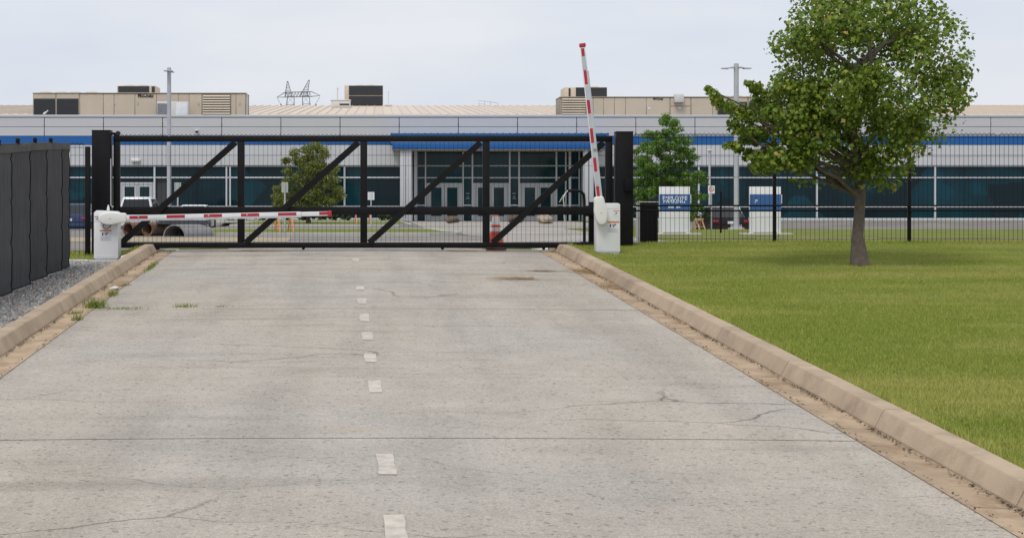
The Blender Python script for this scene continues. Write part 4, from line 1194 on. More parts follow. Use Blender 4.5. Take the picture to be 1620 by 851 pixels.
st2 = [(ra(b0), ra(b1)) for b0, b1 in ((316, 293), (270, 248), (225, 202), (179, 157), (133, 111), (88, 76))]
b2, arm2 = barrier('white barrier cabinet with its striped arm raised by the lawn', (WX(962.5, Y2), Y2, zb2 + .001), 37 / S2, (401.5 - 321.5) / S2, 0.42,
                   (WX(949, Y2) - WX(962.5, Y2), WZ(337, Y2) - zb2), ang2, ra(111), Lr2, st2, -1)
for i in range(5):
    c_ = (st2[i][1] + st2[i + 1][0]) / 2
    MB().box(c_ - .13, c_ + .13, -0.0488, -0.0462, -.02, .040).build('reflector_tape', 'silver_tape', arm2)
MB().box(ra(236), ra(231), -0.075, -0.049, -.05, .02).build('bolt_plate', 'galv', arm2, bevel=0.006)

# traffic cone
Yc = 36.42
t = thing('traffic_cone', 'orange traffic cone with two white bands standing behind the gate', 'cone', (WX(784.5, Yc), Yc, zr(Yc)+0.014))
sq = [(.215, .215), (-.215, .215), (-.215, -.215), (.215, -.215)]
MB().box(-.215, .215, -.215, .215, 0, .035).build('base', 'rubber', t, bevel=0.012)
def cone_r(z): return 0.178 - (0.178 - 0.058) * (z - .035) / 0.70
def cone_band(name, z0, z1, m, dr=0.0):
    return MB().lathe([(cone_r(z0) + dr, z0), (cone_r(z1) + dr, z1)], 24, cap=False).build(name, m, t, smooth=True)
MB().lathe([(cone_r(.0355) + .03, .0355), (cone_r(.05) + .004, .055), (cone_r(.735), .735), (.03, .745), (.02, .735)], 24).build('body', 'cone_orange', t, smooth=True)
cone_band('reflective_band', .39, .475, 'cone_white', .004)
cone_band('reflective_band', .53, .715, 'cone_white', .004)

# black equipment cabinet behind the fence
Yk = 38.0
zk = zg(WX(1027, Yk), Yk)
t = thing('equipment_cabinet', 'black ribbed equipment cabinet standing behind the wire fence', 'cabinet', (WX(1027, Yk), Yk, zk))
hk = 14 * Yk / F; Hk = WZ(319, Yk) - zk
MB().box(-hk, hk, 0, 0.45, 0.0, Hk - .025).build('casing', 'black_matte', t, bevel=0.01)
MB().box(-hk - .012, hk + .012, -.012, .46, Hk - .024, Hk).build('lid', 'sign_back', t, bevel=0.008)
for i in range(7):
    x = -hk + .035 + i * (2 * hk - .07) / 6
    MB().box(x - .012, x + .012, -0.012, -0.001, 0.05, Hk - .06).build('rib', 'black_matte', t)
MB().box(-hk - .03, -hk - .002, .05, .4, 0, Hk - .03).build('edge_trim', 'sign_back', t)

# ================================================================ PARKING SIGNS
def parking_sign(label, px0, px1, full=True):
    Ys = 55.5; s = F / Ys
    t = thing('parking_sign', label, 'sign', (WX((px0 + px1) / 2, Ys), Ys, 0))
    hw = (px1 - px0) / 2 / s
    Z = lambda p: WZ(p, Ys)
    MB().box(-hw - .28, hw + .35, -0.2, 0.55, 0, 0.055).build('footing', 'concrete_pad', t, bevel=0.015)
    MB().box(-hw, hw, 0.05, 0.2, Z(367.5), Z(295.5)).build('panel', 'sign_white', t, bevel=0.01)
    for a, b in ((-hw, -hw + .10), (hw - .12, hw)): MB().box(a + .002, b - .002, .06, .19, 0.056, Z(367.6)).build('foot', 'sign_white', t)
    MB().box(-hw - .006, hw + .006, 0.035, 0.049, Z(332.5), Z(307.5)).build('blue_band', 'sign_blue', t)
    if full:
        text_mesh('lettering', 'EMPLOYEE', 0.172, 'sign_text', t, (0.0, 0.034, Z(313.8)), sx=1.0, ex=.002, bold=.002)
        text_mesh('lettering', 'PARKING', 0.172, 'sign_text', t, (-0.02, 0.034, Z(318.8)), sx=1.0, ex=.002, bold=.002)
        ln = MB()
        for a, b in ((-.21, -.16), (-.14, -.10), (-.085, -.04), (.05, .10), (.12, .17)): ln.box(a, b, 0.030, 0.0345, Z(329.2), Z(326.8))
        tag(ln.build('small_print', 'sign_text', t), kind='stuff')
    else:
        text_mesh('lettering', 'P', 0.172, 'sign_text', t, (-hw + .20, 0.034, Z(319)), sx=1.0, ex=.002, bold=.002)
    MB().box(hw + .012, hw + .045, 0.08, .17, Z(322), Z(308)).build('edge_plate', 'sign_white', t)
parking_sign('white sign board whose blue band reads EMPLOYEE PARKING', 1044, 1092)
parking_sign('white sign board with blue band by the right light pole', 1187, 1236, False)

# ================================================================ POLES AND SMALL SIGNS
def light_pole(label, px, pytop, Y, w_px, wings, rz):
    x = WX(px, Y); z0 = zg(x, Y)
    t = thing('light_pole', label, 'light pole', (x, Y, z0))
    r = w_px / 2 * Y / F; H = WZ(pytop, Y) - z0
    MB().lathe([(r * 1.08, 0.09), (r, 1.0), (r * .92, H - .02), (r * .5, H)], 16).build('pole', 'galv', t, smooth=True)
    MB().box(-r * 1.9, r * 1.9, -r * 1.9, r * 1.9, 0.065, 0.1).build('base_plate', 'galv', t, bevel=0.01)
    MB().lathe([(r * 3.0, 0), (r * 3.0, .055), (r * 2.8, .064)], 18).build('footing', 'concrete_pad', t)
    for s in (-1, 1):
        for s2 in (-1, 1): MB().tube([(s * r * 1.5, s2 * r * 1.5, .1), (s * r * 1.5, s2 * r * 1.5, .2)], .022, 6).build('anchor_bolt', 'galv', t)
    c, sn = math.cos(rz), math.sin(rz)
    for s in (-1, 1):
        L = wings
        poly = [(s * r * .8, -.02), (s * .26, -.02), (s * .32, -.06), (s * L, -.045), (s * L, -.015), (s * .3, .0), (s * .2, .03), (s * r * .8, .03)]
        lum = MB()
        lum.loft([[(x_ * c - yv * sn, x_ * sn + yv * c, H - .18 + z_) for x_, z_ in poly] for yv in (-.13, .13)])
        lum.build('luminaire', 'galv', t)
light_pole('tall grey light pole with two thin arms at the right', 1164.8, 100.5, 69.0, 8.6, 0.60, 0.0)
light_pole('tall pale light pole rising behind the left part of the gate', 267.5, 107, 86.0, 7.0, 0.60, R(82))
# small white path lamp
Yq = 92.0
xq = WX(1122.5, Yq); zq = zg(xq, Yq)
t = thing('path_lamp', 'slim white lamp post with flat head right of the conical tree', 'lamp', (xq, Yq, zq))
MB().lathe([(.06, 0), (.055, WZ(239, Yq) - zq)], 10).build('pole', 'column', t, smooth=True)
MB().box(-.14, .14, -.14, .14, WZ(238.9, Yq) - zq, WZ(236.8, Yq) - zq).build('lamp_head', 'white_metal', t, bevel=.02)
MB().box(-.1, .1, -.1, .1, 0, .03).build('base_plate', 'galv', t)
def post_sign(name, label, px, py0, py1, w_px, Y, post_h, face, print_m=None, post_m='galv'):
    x = WX(px, Y); z0 = zg(x, Y)
    t = thing(name, label, 'sign', (x, Y, z0))
    hw = w_px / 2 * Y / F
    z1, z2 = WZ(py1, Y) - z0, WZ(py0, Y) - z0
    MB().box(-.025, .025, .012, .05, 0, z2 - .03).build('post', post_m, t)
    MB().box(-hw, hw, 0, .010, z1, z2).build('plate', face, t, bevel=.003, seg=1)
    if print_m == 'ring':
        m = MB()
        n = 20; cz = (z1 + z2) / 2 + .02; r0, r1 = hw * .55, hw * .75
        m.loft([[(r * math.cos(2 * math.pi * k / n), yv, cz + r * math.sin(2 * math.pi * k / n)) for k in range(n)] for r, yv in ((r0, -.004), (r1, -.004), (r1, -.001), (r0, -.001), (r0, -.004))], cap=False)
        m.bar((-r0 * .7, -.003, cz + r0 * .7), (r0 * .7, -.003, cz - r0 * .7), .003, hw * .18, up=(0, 0, 1))
        m.build('red_mark', 'sign_red', t)
    elif print_m:
        m = MB()
        for i in range(5): m.box(-hw * .7, hw * (.7 if i % 2 else .45), -.004, -.001, z1 + (z2 - z1) * (.2 + .14 * i), z1 + (z2 - z1) * (.2 + .14 * i) + .012)
        tag(m.build('print', print_m, t), kind='stuff')
    return t
post_sign('parking_notice', 'grey backed sign plate on a post before the olive tree', 450.5, 288.5, 305, 10.5, 57.5, 0, 'sign_back', 'label_grey')
post_sign('parking_notice', 'grey backed sign plate on a post beside the pale light pole', 281, 289, 306, 10.5, 62.0, 0, 'sign_back', 'label_grey')
post_sign('notice_sign', 'small white notice on a post behind the middle gate bay', 587, 304, 316.5, 10.5, 78.0, 0, 'sign_white', 'label_grey')
post_sign('no_parking_sign', 'small white sign with red mark on a post by the slim lamp', 1125.5, 294, 306.5, 10.6, 71.0, 0, 'sign_white', 'ring', 'galv')
for px, Yv, lab in ((1140.5, 60.0, 'dark thin post standing left of the right light pole'),):
    x = WX(px, Yv)
    t = thing('marker_post', lab, 'post', (x, Yv, zg(x, Yv)))
    MB().box(-.03, .03, 0, .05, 0, WZ(306, Yv)).build('shaft', 'black_matte', t)
    MB().lathe([(.045, 0), (.045, .05), (.02, .075)], 8, (0, .025, WZ(306, Yv) + .001)).build('cap', 'black_matte', t)

# barricades
def barricade(label, px0, px1, py0, py1, Y, m='barricade_orange', rz=0.0):
    x = WX((px0 + px1) / 2, Y)
    t = thing('barricade', label, 'barricade', (x, Y, zg(x, Y) + 0.11), rz)
    hw = (px1 - px0) / 2 * Y / F; H = (py1 - py0) * Y / F
    for s in (-1, 1):
        for d in (-1, 1):
            MB().bar((s * hw + d * .02, d * .26, 0), (s * hw, d * .03, H), .036, .036).build('leg', m, t)
        MB().bar((s * hw, -.17, H * .3), (s * hw, .17, H * .3), .03, .05).build('brace', m, t)
    MB().box(-hw - .06, hw + .06, -.045, .045, H + .002, H + .11).build('board', m, t, bevel=.008)
barricade('orange sawhorse barricade on the near grass island', 437.5, 461, 344, 372.5, 55.0, rz=R(28))
barricade('orange sawhorse barricade on the far grass island', 562.5, 585.5, 336, 356, 84.0, rz=R(12))
t = barricade('wooden sawhorse beside the parking sign near the dark car', 1101, 1111, 349, 362, 70.0, 'barricade_wood', R(24))
for o in C.objects:
    if o.get('label', '').startswith('wooden sawhorse'): o.location.z -= 0.11

# ================================================================ PIPES, PLATES, BOULDERS
def pipe(label, px, py, Y, r, L, direc, m, corr=0.0, half=False, wall=0.035):
    d = Vector((direc[0], direc[1], 0)).normalized(); a = Vector((d.y, -d.x, 0)); up = Vector((0, 0, 1))
    x = WX(px, Y)
    t = thing('culvert_pipe', label, 'pipe', (x, Y, zg(x, Y) + 0.012))
    n = 25 if half else 24
    c = Vector((0, 0, 0.0 if half else r))
    if half: up = up * 0.82
    angs = [math.pi * k / (n - 1) for k in range(n)] if half else [2 * math.pi * k / n for k in range(n)]
    rings = []
    k = int(L / (0.035 if corr else 0.4)) + 1
    outer = []; inner = []
    for i in range(k + 1):
        p = c + d * (L * i / k); rr = r + (corr * (i % 2) if corr else 0)
        outer.append([p + (a * math.cos(q) + up * math.sin(q)) * rr for q in angs])
        inner.append([p + (a * math.cos(q) + up * math.sin(q)) * (rr - wall) for q in angs])
    rings = outer + inner[::-1]
    mb = MB().loft(rings + ([] if half else [outer[0]]), cap=False, closed=not half)
    o = mb.build('pipe_shell', m, t, smooth=True)
    back = [p + d * (L * .97) for p in [c + (a * math.cos(q) + up * math.sin(q)) * (r - wall * .5) for q in angs]]
    MB().add(back, [tuple(range(len(back)))]).build('light_stop', 'soil', t)  # added cap blocking light at the far end so the inside reads dark
    e = [c + (a * math.cos(q) + up * math.sin(q)) * (r + .012) - d * .012 for q in angs]
    i_ = [c + (a * math.cos(q) + up * math.sin(q)) * (r - wall - .006) - d * .012 for q in angs]
    e2_ = [p + d * .05 for p in e]
    MB().loft([e2_, e, i_], cap=False, closed=not half).build('rim', m, t)
    return t
dr_ = (0.50, 0.87)
pipe('large grey corrugated culvert arch lying behind the lowered barrier arm', 276, 376, 52.0, 0.43, 1.35, (0.55, 0.83), 'pipe_grey', 0.012, True, 0.03)
pipe('rusty tan pipe lying between the corrugated culvert and another pipe', 233.5, 372, 53.0, 0.215, 2.4, dr_, 'pipe_tan')
pipe('rusty tan pipe lying closest to the barrier cabinet', 203, 372, 53.0, 0.215, 2.4, dr_, 'pipe_tan')
x = WX(286, 53.0)
t = thing('steel_plate', 'dark flat plate resting on top of the corrugated culvert', 'plate', (x, 53.2, 0.372))
MB().box(-0.75, 0.87, -0.25, 0.55, 0, 0.06).build('lower_plate', 'plank_dark', t, bevel=.008)
MB().box(-0.70, 0.80, -0.20, 0.50, 0.062, 0.12).build('upper_plate', 'plank_dark', t, bevel=.008)

def boulder(label, px, py, wpx, hpx, m, seed):
    Y = GY(py); s = F / Y
    t_ = bpy.data.meshes.new('boulder')
    bm = bmesh.new(); bmesh.ops.create_icosphere(bm, subdivisions=3, radius=1)
    rs = random.Random(seed)
    ax = [Vector((rs.uniform(-1, 1), rs.uniform(-1, 1), rs.uniform(-1, 1))).normalized() for _ in range(14)]
    off = [rs.uniform(.72, .95) for _ in ax]
    for v in bm.verts:
        p = v.co.copy()
        p = Vector((math.copysign(abs(p.x) ** .4, p.x), math.copysign(abs(p.y) ** .6, p.y), math.copysign(abs(p.z) ** .4, p.z)))
        for a_, o_ in zip(ax, off):
            d_ = p.dot(a_)
            if d_ > o_: p -= a_ * (d_ - o_)
        p *= 1 + .03 * math.sin(7 * p.x + seed) * math.sin(6 * p.z)
        v.co = Vector((p.x * wpx / 2 / s, p.y * wpx / 2.6 / s, (p.z + .93) * hpx / 1.9 / s))
    zmin = min(v.co.z for v in bm.verts)
    for v in bm.verts: v.co.z -= zmin
    bm.to_mesh(t_); bm.free()
    o = put('boulder', t_, m, None, (WX(px, Y), Y, 0.016))
    tag(o, label, 'boulder')
boulder('dark brown squared boulder before the left entrance doors', 715.5, 354, 25, 11.5, 'stone_brown', 3)
boulder('brown boulder just right of the traffic cone before the doors', 817, 354, 25, 15, 'stone_brown', 9)
boulder('pale tan boulder before the right entrance doors', 863, 354.5, 28, 15, 'stone_tan', 15)

# ================================================================ CARS
wheel_t = MB().lathe([(.20, -.10), (.30, -.105), (.335, -.08), (.34, 0), (.335, .08), (.30, .105), (.20, .10)], 20).mesh('tyre', smooth=True)
wheel_r = MB().lathe([(.03, -.07), (.12, -.06), (.195, -.085), (.2, 0), (.195, .085), (.12, .06), (.03, .07)], 20).mesh('rim', smooth=True)
def car(name, label, px, Y, W, L, H, suv, paint, rz=0.0, cat='car'):
    x = WX(px, Y); z0 = max(zg(x, Y), zg(x, Y + L)) + 0.012
    t = thing(name, label, cat, (x, Y, z0), rz)
    hw = W / 2
    zb = 0.88 if not suv else 1.0                  # belt line
    def ring(y, w_, z0_, z1_, n=16, k=.30):
        out = []
        for i in range(n):
            q = 2 * math.pi * (i + .5) / n
            cx_, sz_ = math.cos(q), math.sin(q)
            out.append((math.copysign(abs(cx_) ** k, cx_) * w_, y, (z0_ + z1_) / 2 + math.copysign(abs(sz_) ** k, sz_) * (z1_ - z0_) / 2))
        return out
    if suv: st = [(0, .86, .45, .85), (.05, .93, .34, .98), (.3, .98, .24, zb), (1.2, 1.0, .22, zb), (2.9, 1.0, .22, zb), (3.4, .99, .22, zb + .02), (4.2, .96, .24, zb - .08), (L - .08, .88, .36, .84), (L, .78, .45, .72)]
    else: st = [(0, .84, .45, .84), (.05, .92, .34, .97), (.35, .97, .22, zb + .09), (1.2, 1.0, .2, zb), (2.8, 1.0, .2, zb), (3.3, .99, .2, zb), (4.0, .95, .22, .78), (L - .08, .86, .32, .68), (L, .74, .42, .6)]
    MB().loft([ring(y, w_ * hw, a, b) for y, w_, a, b in st]).build('body', paint, t, smooth=True)
    # greenhouse
    if suv: ya0, ya1, yb0, yb1 = .12, .42, 2.5, 3.35
    else: ya0, ya1, yb0, yb1 = .55, 1.45, 2.55, 3.4
    bw, rw = hw * .93, hw * .70
    lo = [(-bw, ya0, zb - .03), (bw, ya0, zb - .03), (bw, yb1, zb - .03), (-bw, yb1, zb - .03)]
    hi = [(-rw, ya1, H), (rw, ya1, H), (rw, yb0, H), (-rw, yb0, H)]
    MB().add(lo + hi, [(0, 3, 2, 1), (4, 5, 6, 7), (0, 1, 5, 4), (1, 2, 6, 5), (2, 3, 7, 6), (3, 0, 4, 7)]).build('cabin', paint, t, bevel=.07, seg=3)
    def win(nm, quad, u0, u1, v0, v1, off=.008):
        q = [Vector(p) for p in quad]
        nrm = (q[1] - q[0]).cross(q[3] - q[0]).normalized()
        def P(u, v): return (q[0].lerp(q[1], u)).lerp(q[3].lerp(q[2], u), v)
        a = [P(u0, v0), P(u1, v0), P(u1, v1), P(u0, v1)]
        MB().add([p + nrm * off for p in a] + [p - nrm * .03 for p in a], [(0, 1, 2, 3), (7, 6, 5, 4), (0, 4, 5, 1), (1, 5, 6, 2), (2, 6, 7, 3), (3, 7, 4, 0)]).build(nm, 'car_glass', t)
    win('rear_window', (lo[0], lo[1], hi[1], hi[0]), .07, .93, .12, .86)
    win('windshield', (lo[2], lo[3], hi[3], hi[2]), .06, .94, .1, .9)
    for s_ in (0, 1):
        qd = (lo[1], lo[2], hi[2], hi[1]) if s_ == 0 else (lo[3], lo[0], hi[0], hi[3])
        win('side_window', qd, .08, .48, .14, .86); win('side_window', qd, .52, .9, .14, .86)
    for s_ in (-1, 1):
        MB().box(min(s_ * hw * .64, s_ * hw * .92), max(s_ * hw * .64, s_ * hw * .92), -.008, .16, .74 if not suv else .80, .83 if not suv else .96).build('tail_light', 'tail_red', t, bevel=.02)
        MB().box(min(s_ * hw * .5, s_ * hw * .84), max(s_ * hw * .5, s_ * hw * .84), L - .2, L + .01, .56, .68).build('headlight', 'lamp_clear', t, bevel=.02)
        MB().box(min(s_ * (hw + .0), s_ * (hw + .17)), max(s_ * hw, s_ * (hw + .17)), 2.95, 3.08, zb, zb + .13).build('mirror', paint, t, bevel=.02)
        for yw in (.85, L - .9):
            w_ = bpy.data.objects.new('wheel', None); C.objects.link(w_); w_.parent = t
            w_.location = (s_ * (hw - .10), yw, .34); w_.rotation_euler = (0, R(90), 0)
            put('tyre', wheel_t, 'rubber', w_); put('rim', wheel_r, 'rim', w_)
    MB().box(-hw * .9, hw * .9, -.05, .1, .36, .56).build('rear_bumper', paint, t, bevel=.04)
    MB().box(-.17, .17, -.026, -.013, .66, .78).build('licence_plate', 'label_pale', t)
    return t
car('parked_car', 'dark maroon sedan seen from behind beside the right light pole', 1157, 80.0, 1.84, 4.6, 1.45, False, 'car_dark')
car('parked_car', 'white car parked beyond the dark sedan so only its roof shows', 1153, 93.0, 1.86, 4.6, 1.50, True, 'car_white')
car('parked_suv', 'white sport utility vehicle seen from behind before the left doors', 214, 84.0, 1.92, 4.7, 1.80, True, 'car_white', 0, 'suv')
car('parked_car', 'low white car whose roof shows right of the pale light pole', 302, 88.0, 1.8, 4.5, 1.42, False, 'car_white')
car('parked_car', 'dark blue car showing between the screened fence and gate post', 108, 78.0, 1.82, 4.5, 1.46, False, 'car_blue')

# ================================================================ TREES AND SHRUBS
def leaf_cloud(centres, radii, counts, size, lobes=False, seed=1, flat=0.5, top=None):
    """leaf blades spread through clumps; lit side of every clump faces outwards; returns a mesh with per-leaf 'rnd'"""
    rg = np.random.default_rng(seed)
    cs = np.repeat(np.asarray(centres, float), counts, axis=0)
    rr = np.repeat(np.asarray(radii, float), counts)
    n = len(cs)
    d = rg.normal(size=(n, 3)); d /= np.linalg.norm(d, axis=1)[:, None]
    rad = rr * rg.uniform(0.15, 1.0, n) ** 0.55
    P = cs + d * rad[:, None] * np.array([1, 1, .8])
    nrm = d * .5 + rg.normal(size=(n, 3)) * .6 + np.array([0, -.1, flat]); nrm /= np.linalg.norm(nrm, axis=1)[:, None]
    tan = np.cross(nrm, rg.normal(size=(n, 3))); tan /= np.linalg.norm(tan, axis=1)[:, None] + 1e-9
    tan[:, 2] -= .25; tan -= nrm * np.sum(tan * nrm, 1)[:, None]; tan /= np.linalg.norm(tan, axis=1)[:, None] + 1e-9
    bit = np.cross(nrm, tan)
    s = size * rg.uniform(.45, 1.4, n)
    if lobes: shape = [(-.5, 0), (-.25, .34), (-.02, .28), (.12, .52), (.26, .22), (.6, 0), (.26, -.22), (.12, -.52), (-.02, -.28), (-.25, -.34)]
    else: shape = [(-.5, 0), (-.1, .27), (.25, .2), (.55, 0), (.25, -.2), (-.1, -.27)]
    k = len(shape)
    V = np.empty((n, k, 3))
    for i, (u, v) in enumerate(shape):
        V[:, i] = P + tan * (u * s)[:, None] + bit * (v * s)[:, None] + nrm * ((abs(v) * .25 - u * u * .35) * s)[:, None]
    Fa = np.arange(n * k).reshape(n, k)
    return V.reshape(-1, 3), Fa, rg.beta(1.6, 2.2, n)
def branch_path(a, b, rs, k=5, w=.06):
    a, b = Vector(a), Vector(b); L = (b - a).length
    return [a.lerp(b, i / k) + Vector((rs.uniform(-1, 1), rs.uniform(-1, 1), rs.uniform(-.3, .8))) * w * L * math.sin(math.pi * i / k) for i in range(k + 1)]
def tree(name, label, loc, trunk_h, trunk_r, centres, radii, counts, leaf, m, seed, lobes=False, limbs=9, group=None):
    t = thing(name, label, 'tree', loc, 0, group)
    rs = random.Random(seed)
    top = max(c[2] for c in centres)
    pts = [(0, 0, -0.0)] + [(rs.uniform(-.06, .06) * i, rs.uniform(-.06, .06) * i, z) for i, z in enumerate(lin(trunk_h * .35, top * .85, 6), 1)]
    MB().tube(pts, [trunk_r * 1.75] + [trunk_r * (1 - .85 * i / 6) for i in range(6)], 10).build('trunk', 'bark', t, smooth=True)
    idx = list(range(len(centres))); rs.shuffle(idx)
    for i in idx[:limbs]:
        c = centres[i]
        zs = min(max(trunk_h * .8, c[2] - .45 * math.hypot(c[0], c[1]) - .2), top * .8)
        f = zs / (top * .85)
        j = min(5, int(f * 6)); base = Vector(pts[j]).lerp(Vector(pts[j + 1]), .5); base.z = zs
        MB().tube(branch_path(base, c, rs), [trunk_r * .42 * (1 - .8 * q / 5) + .004 for q in range(6)], 6).build('branch', 'bark', t, smooth=True)
    V, Fa, rnd = leaf_cloud(centres, radii, counts, leaf, lobes, seed)
    tag(put('crown', np_mesh('crown', V, Fa, rnd), m, t), kind='stuff')
    return t
rs = random.Random(5)
# olive-green round tree
Yt = 86.0; s_ = F / Yt
def px_clumps(spec, Y, base, rs, depth):
    cs, rr = [], []
    for px, py, r in spec:
        for k in range(4):
            cs.append((WX(px + rs.uniform(-.35, .35) * r, Y) - base[0], rs.uniform(-depth, depth), WZ(py + rs.uniform(-.35, .35) * r, Y) - base[2]))
            rr.append(r * Y / F * rs.uniform(.85, 1.35))
    return cs, rr
base = (WX(488, Yt), Yt, 0.10)
sp = []
for py, x0, x1 in ((233, 478, 508), (241, 462, 516), (250, 450, 522), (260, 444, 520), (272, 438, 530), (284, 434, 538), (297, 432, 540), (310, 430, 540), (323, 432, 538), (334, 440, 532)):
    n = max(3, int((x1 - x0) / 13))
    for i in range(n):
        if rs.random() < .10: continue
        sp.append((x0 + (x1 - x0) * (i + .5) / n + rs.uniform(-4, 4), py + rs.uniform(-4, 4), rs.uniform(6.5, 10.5)))
cs, rr = px_clumps(sp, Yt, base, rs, 1.25)
tree('olive_green_tree', 'round olive green tree behind the second gate bay', base, 0.9, 0.09, cs, rr, [120] * len(cs), 0.092, 'leaf_olive', 11, limbs=12)
# conical dense green tree on the right
base = (WX(1057, Yt), Yt, zg(WX(1057, Yt), Yt))
sp = []
for py, x0, x1 in ((191, 1051, 1060), (198, 1044, 1066), (207, 1035, 1076), (216, 1022, 1078), (227, 1012, 1088), (238, 1008, 1096), (250, 1006, 1103), (262, 1004, 1110), (275, 1004, 1112), (288, 1004, 1112), (300, 1004, 1112), (313, 1006, 1110), (326, 1008, 1108), (340, 1014, 1100)):
    n = max(1, int((x1 - x0) / 11))
    for i in range(n):
        if rs.random() < .07: continue
        sp.append((x0 + (x1 - x0) * (i + .5) / n + rs.uniform(-3, 3), py + rs.uniform(-4, 4), rs.uniform(6, 9)))
cs, rr = px_clumps(sp, Yt, base, rs, 1.3)
tree('conical_tree', 'dense dark green conical tree beside the right gate post', base, 1.0, 0.10, cs, rr, [135] * len(cs), 0.092, 'leaf_green', 12, limbs=14)
# near tree at the right edge, its left branches reach into the picture
Yn = 30.0
base = (WX(1360, Yn), Yn, zlawn(WX(1360, Yn) - xc(Yn), Yn))
sp = [(1120, 140, 5), (1126, 147, 7), (1134, 155, 9), (1142, 163, 10), (1150, 170, 11), (1160, 176, 12), (1172, 172, 11), (1170, 186, 12), (1182, 180, 12), (1192, 190, 12),
      (1157, 194, 8), (1163, 204, 9), (1172, 210, 10), (1184, 204, 12), (1195, 210, 12), (1180, 220, 9), (1192, 222, 11), (1152, 230, 6), (1162, 231, 7), (1174, 234, 7), (1186, 240, 8), (1196, 244, 7), (1183, 249, 5),
      (1186, 132, 6), (1192, 139, 8), (1200, 146, 9), (1184, 133, 4)]
cs, rr = [], []
for px, py, r in sp:
    for k in range(2):
        cs.append((WX(px + rs.uniform(-.3, .3) * r, Yn) - base[0], rs.uniform(-.3, .3), WZ(py + rs.uniform(-.3, .3) * r, Yn) - base[2])); rr.append(r * Yn / F * rs.uniform(.95, 1.3))
for i in range(46):                                  # outer left limbs that join the reaching branches to the crown
    px, py = rs.uniform(1203, 1285), rs.uniform(120, 262)
    if py < 150 and px < 1225: continue
    cs.append((WX(px, Yn) - base[0], rs.uniform(-.8, .8), WZ(py, Yn) - base[2])); rr.append(rs.uniform(.16, .34))
for i in range(165):
    while True:
        px, py, dy = rs.uniform(1225, 1530), rs.uniform(-40, 285), rs.uniform(-1.5, 1.5)
        q = ((px - 1375) / 140) ** 2 + ((py - 118) / 160) ** 2 + (dy / 1.7) ** 2
        q *= 1 + .35 * math.sin(5 * math.atan2(py - 118, px - 1375) + 1.3) * math.sin(2.3 * dy + .02 * px)
        if .25 < q < 1.0 or (q <= .25 and rs.random() < .25): break
    cs.append((WX(px, Yn) - base[0], dy, WZ(py, Yn) - base[2])); rr.append(rs.uniform(.28, .52))
tree('maple_tree', 'leafy green maple at the right edge reaching over the lawn', base, 1.5, 0.10, cs, rr, [34] * 54 + [135] * (len(cs) - 54), 0.074, 'leaf_maple', 13, lobes=True, limbs=34)

def shrub(name, label, px, py, w_px, h_px, m, seed, group, n=9):
    Y = 103.0 + (seed % 5) * .4
    r2 = random.Random(seed)
    x = WX(px, Y)
    t = thing(name, label, 'shrub', (x, Y, 0.095), 0, group)
    hw = w_px / 2 * Y / F; H = h_px * Y / F
    cs = [(r2.uniform(-.7, .7) * hw, r2.uniform(-.35, .35), H * r2.uniform(.35, .75)) for _ in range(n)]
    V, Fa, rnd = leaf_cloud(cs, [H * .38] * n, [60] * n, .13, False, seed)
    tag(put('foliage', np_mesh('foliage', V, Fa, rnd), m, t), kind='stuff')
    for i in range(3): MB().tube([(r2.uniform(-.1, .1), 0, 0), cs[i]], [.02, .008], 5).build('stem', 'bark', t)
names = [('leftmost', 367), ('second', 388), ('third', 409), ('rightmost', 430)]
for i, (w_, px) in enumerate(names):
    shrub('red_shrub', f'{w_} of the red leaved shrubs along the left building wing', px, 350, 24, 14, 'leaf_red', 20 + i, 'red shrubs before the windows')
names = [('leftmost', 455), ('second from the left', 480), ('third from the left', 505), ('third from the right', 530), ('second from the right', 550), ('rightmost', 608)]
for i, (w_, px) in enumerate(names):
    shrub('low_shrub', f'{w_} low green shrub in the bed before the windows', px, 350, 26, 12, 'leaf_hedge', 40 + i, 'green shrubs before the windows')

# ================================================================ GRASS, GRAVEL, WEEDS, STRAW
def blades(n, sampler, h, w, lean=.45, seed=3):
    rg = np.random.default_rng(seed)
    P = sampler(n, rg)                              # n x 3 bases
    n = len(P)
    th = rg.uniform(0, 2 * math.pi, n)
    hh = h * rg.uniform(.55, 1.3, n)
    ld = rg.uniform(0, 2 * math.pi, n); lv = rg.uniform(.1, 1, n) * lean
    a = np.stack([np.cos(th), np.sin(th), np.zeros(n)], 1) * (w * rg.uniform(.6, 1.3, n))[:, None]
    top = P + np.stack([np.cos(ld) * lv * hh, np.sin(ld) * lv * hh, hh], 1)
    V = np.stack([P - a, P + a, top], 1).reshape(-1, 3)
    return V, np.arange(3 * n).reshape(n, 3), rg.beta(2, 2.4, n)
zr_v = np.vectorize(zr)
def lawn_sampler(n, rg):
    # density follows what the picture resolves: denser near the camera
    Y = 8.5 + 28.3 * rg.uniform(0, 1, n) ** 1.12
    xmax = (1660 - PX) * Y / F + 5.0
    xcv = -0.14 - 0.025 * (Y - 22)
    u0 = KT + 0.0
    U = u0 + (np.maximum(xmax - xcv - u0, 0.0)) * rg.uniform(0, 1, n) ** 1.1
    ok = (xmax - xcv - u0) > 0.02
    Y, U, xcv = Y[ok], U[ok], xcv[ok]
    t = np.clip((Y - 37.5) / 8.5, 0, 1)
    zb = zr_v(Y) + 0.115
    hum = 0.012 * np.sin(1.7 * U + 0.9 * Y) * np.sin(0.8 * U - 1.3 * Y) + 0.03 * np.clip((U - 5) / 4, 0, 1) ** 2 * (3 - 2 * np.clip((U - 5) / 4, 0, 1))
    q = np.clip((U - KT) / .6, 0, 1); q = q * q * (3 - 2 * q)
    return np.stack([xcv + U, Y, zb + hum * q], 1)
V, Fa, rnd = blades(620000, lawn_sampler, .034, .0045, .8, 3)
tag(put('grass', np_mesh('grass', V, Fa, rnd), 'grass'), 'short mown green grass of the roadside lawn', 'grass', kind='stuff')
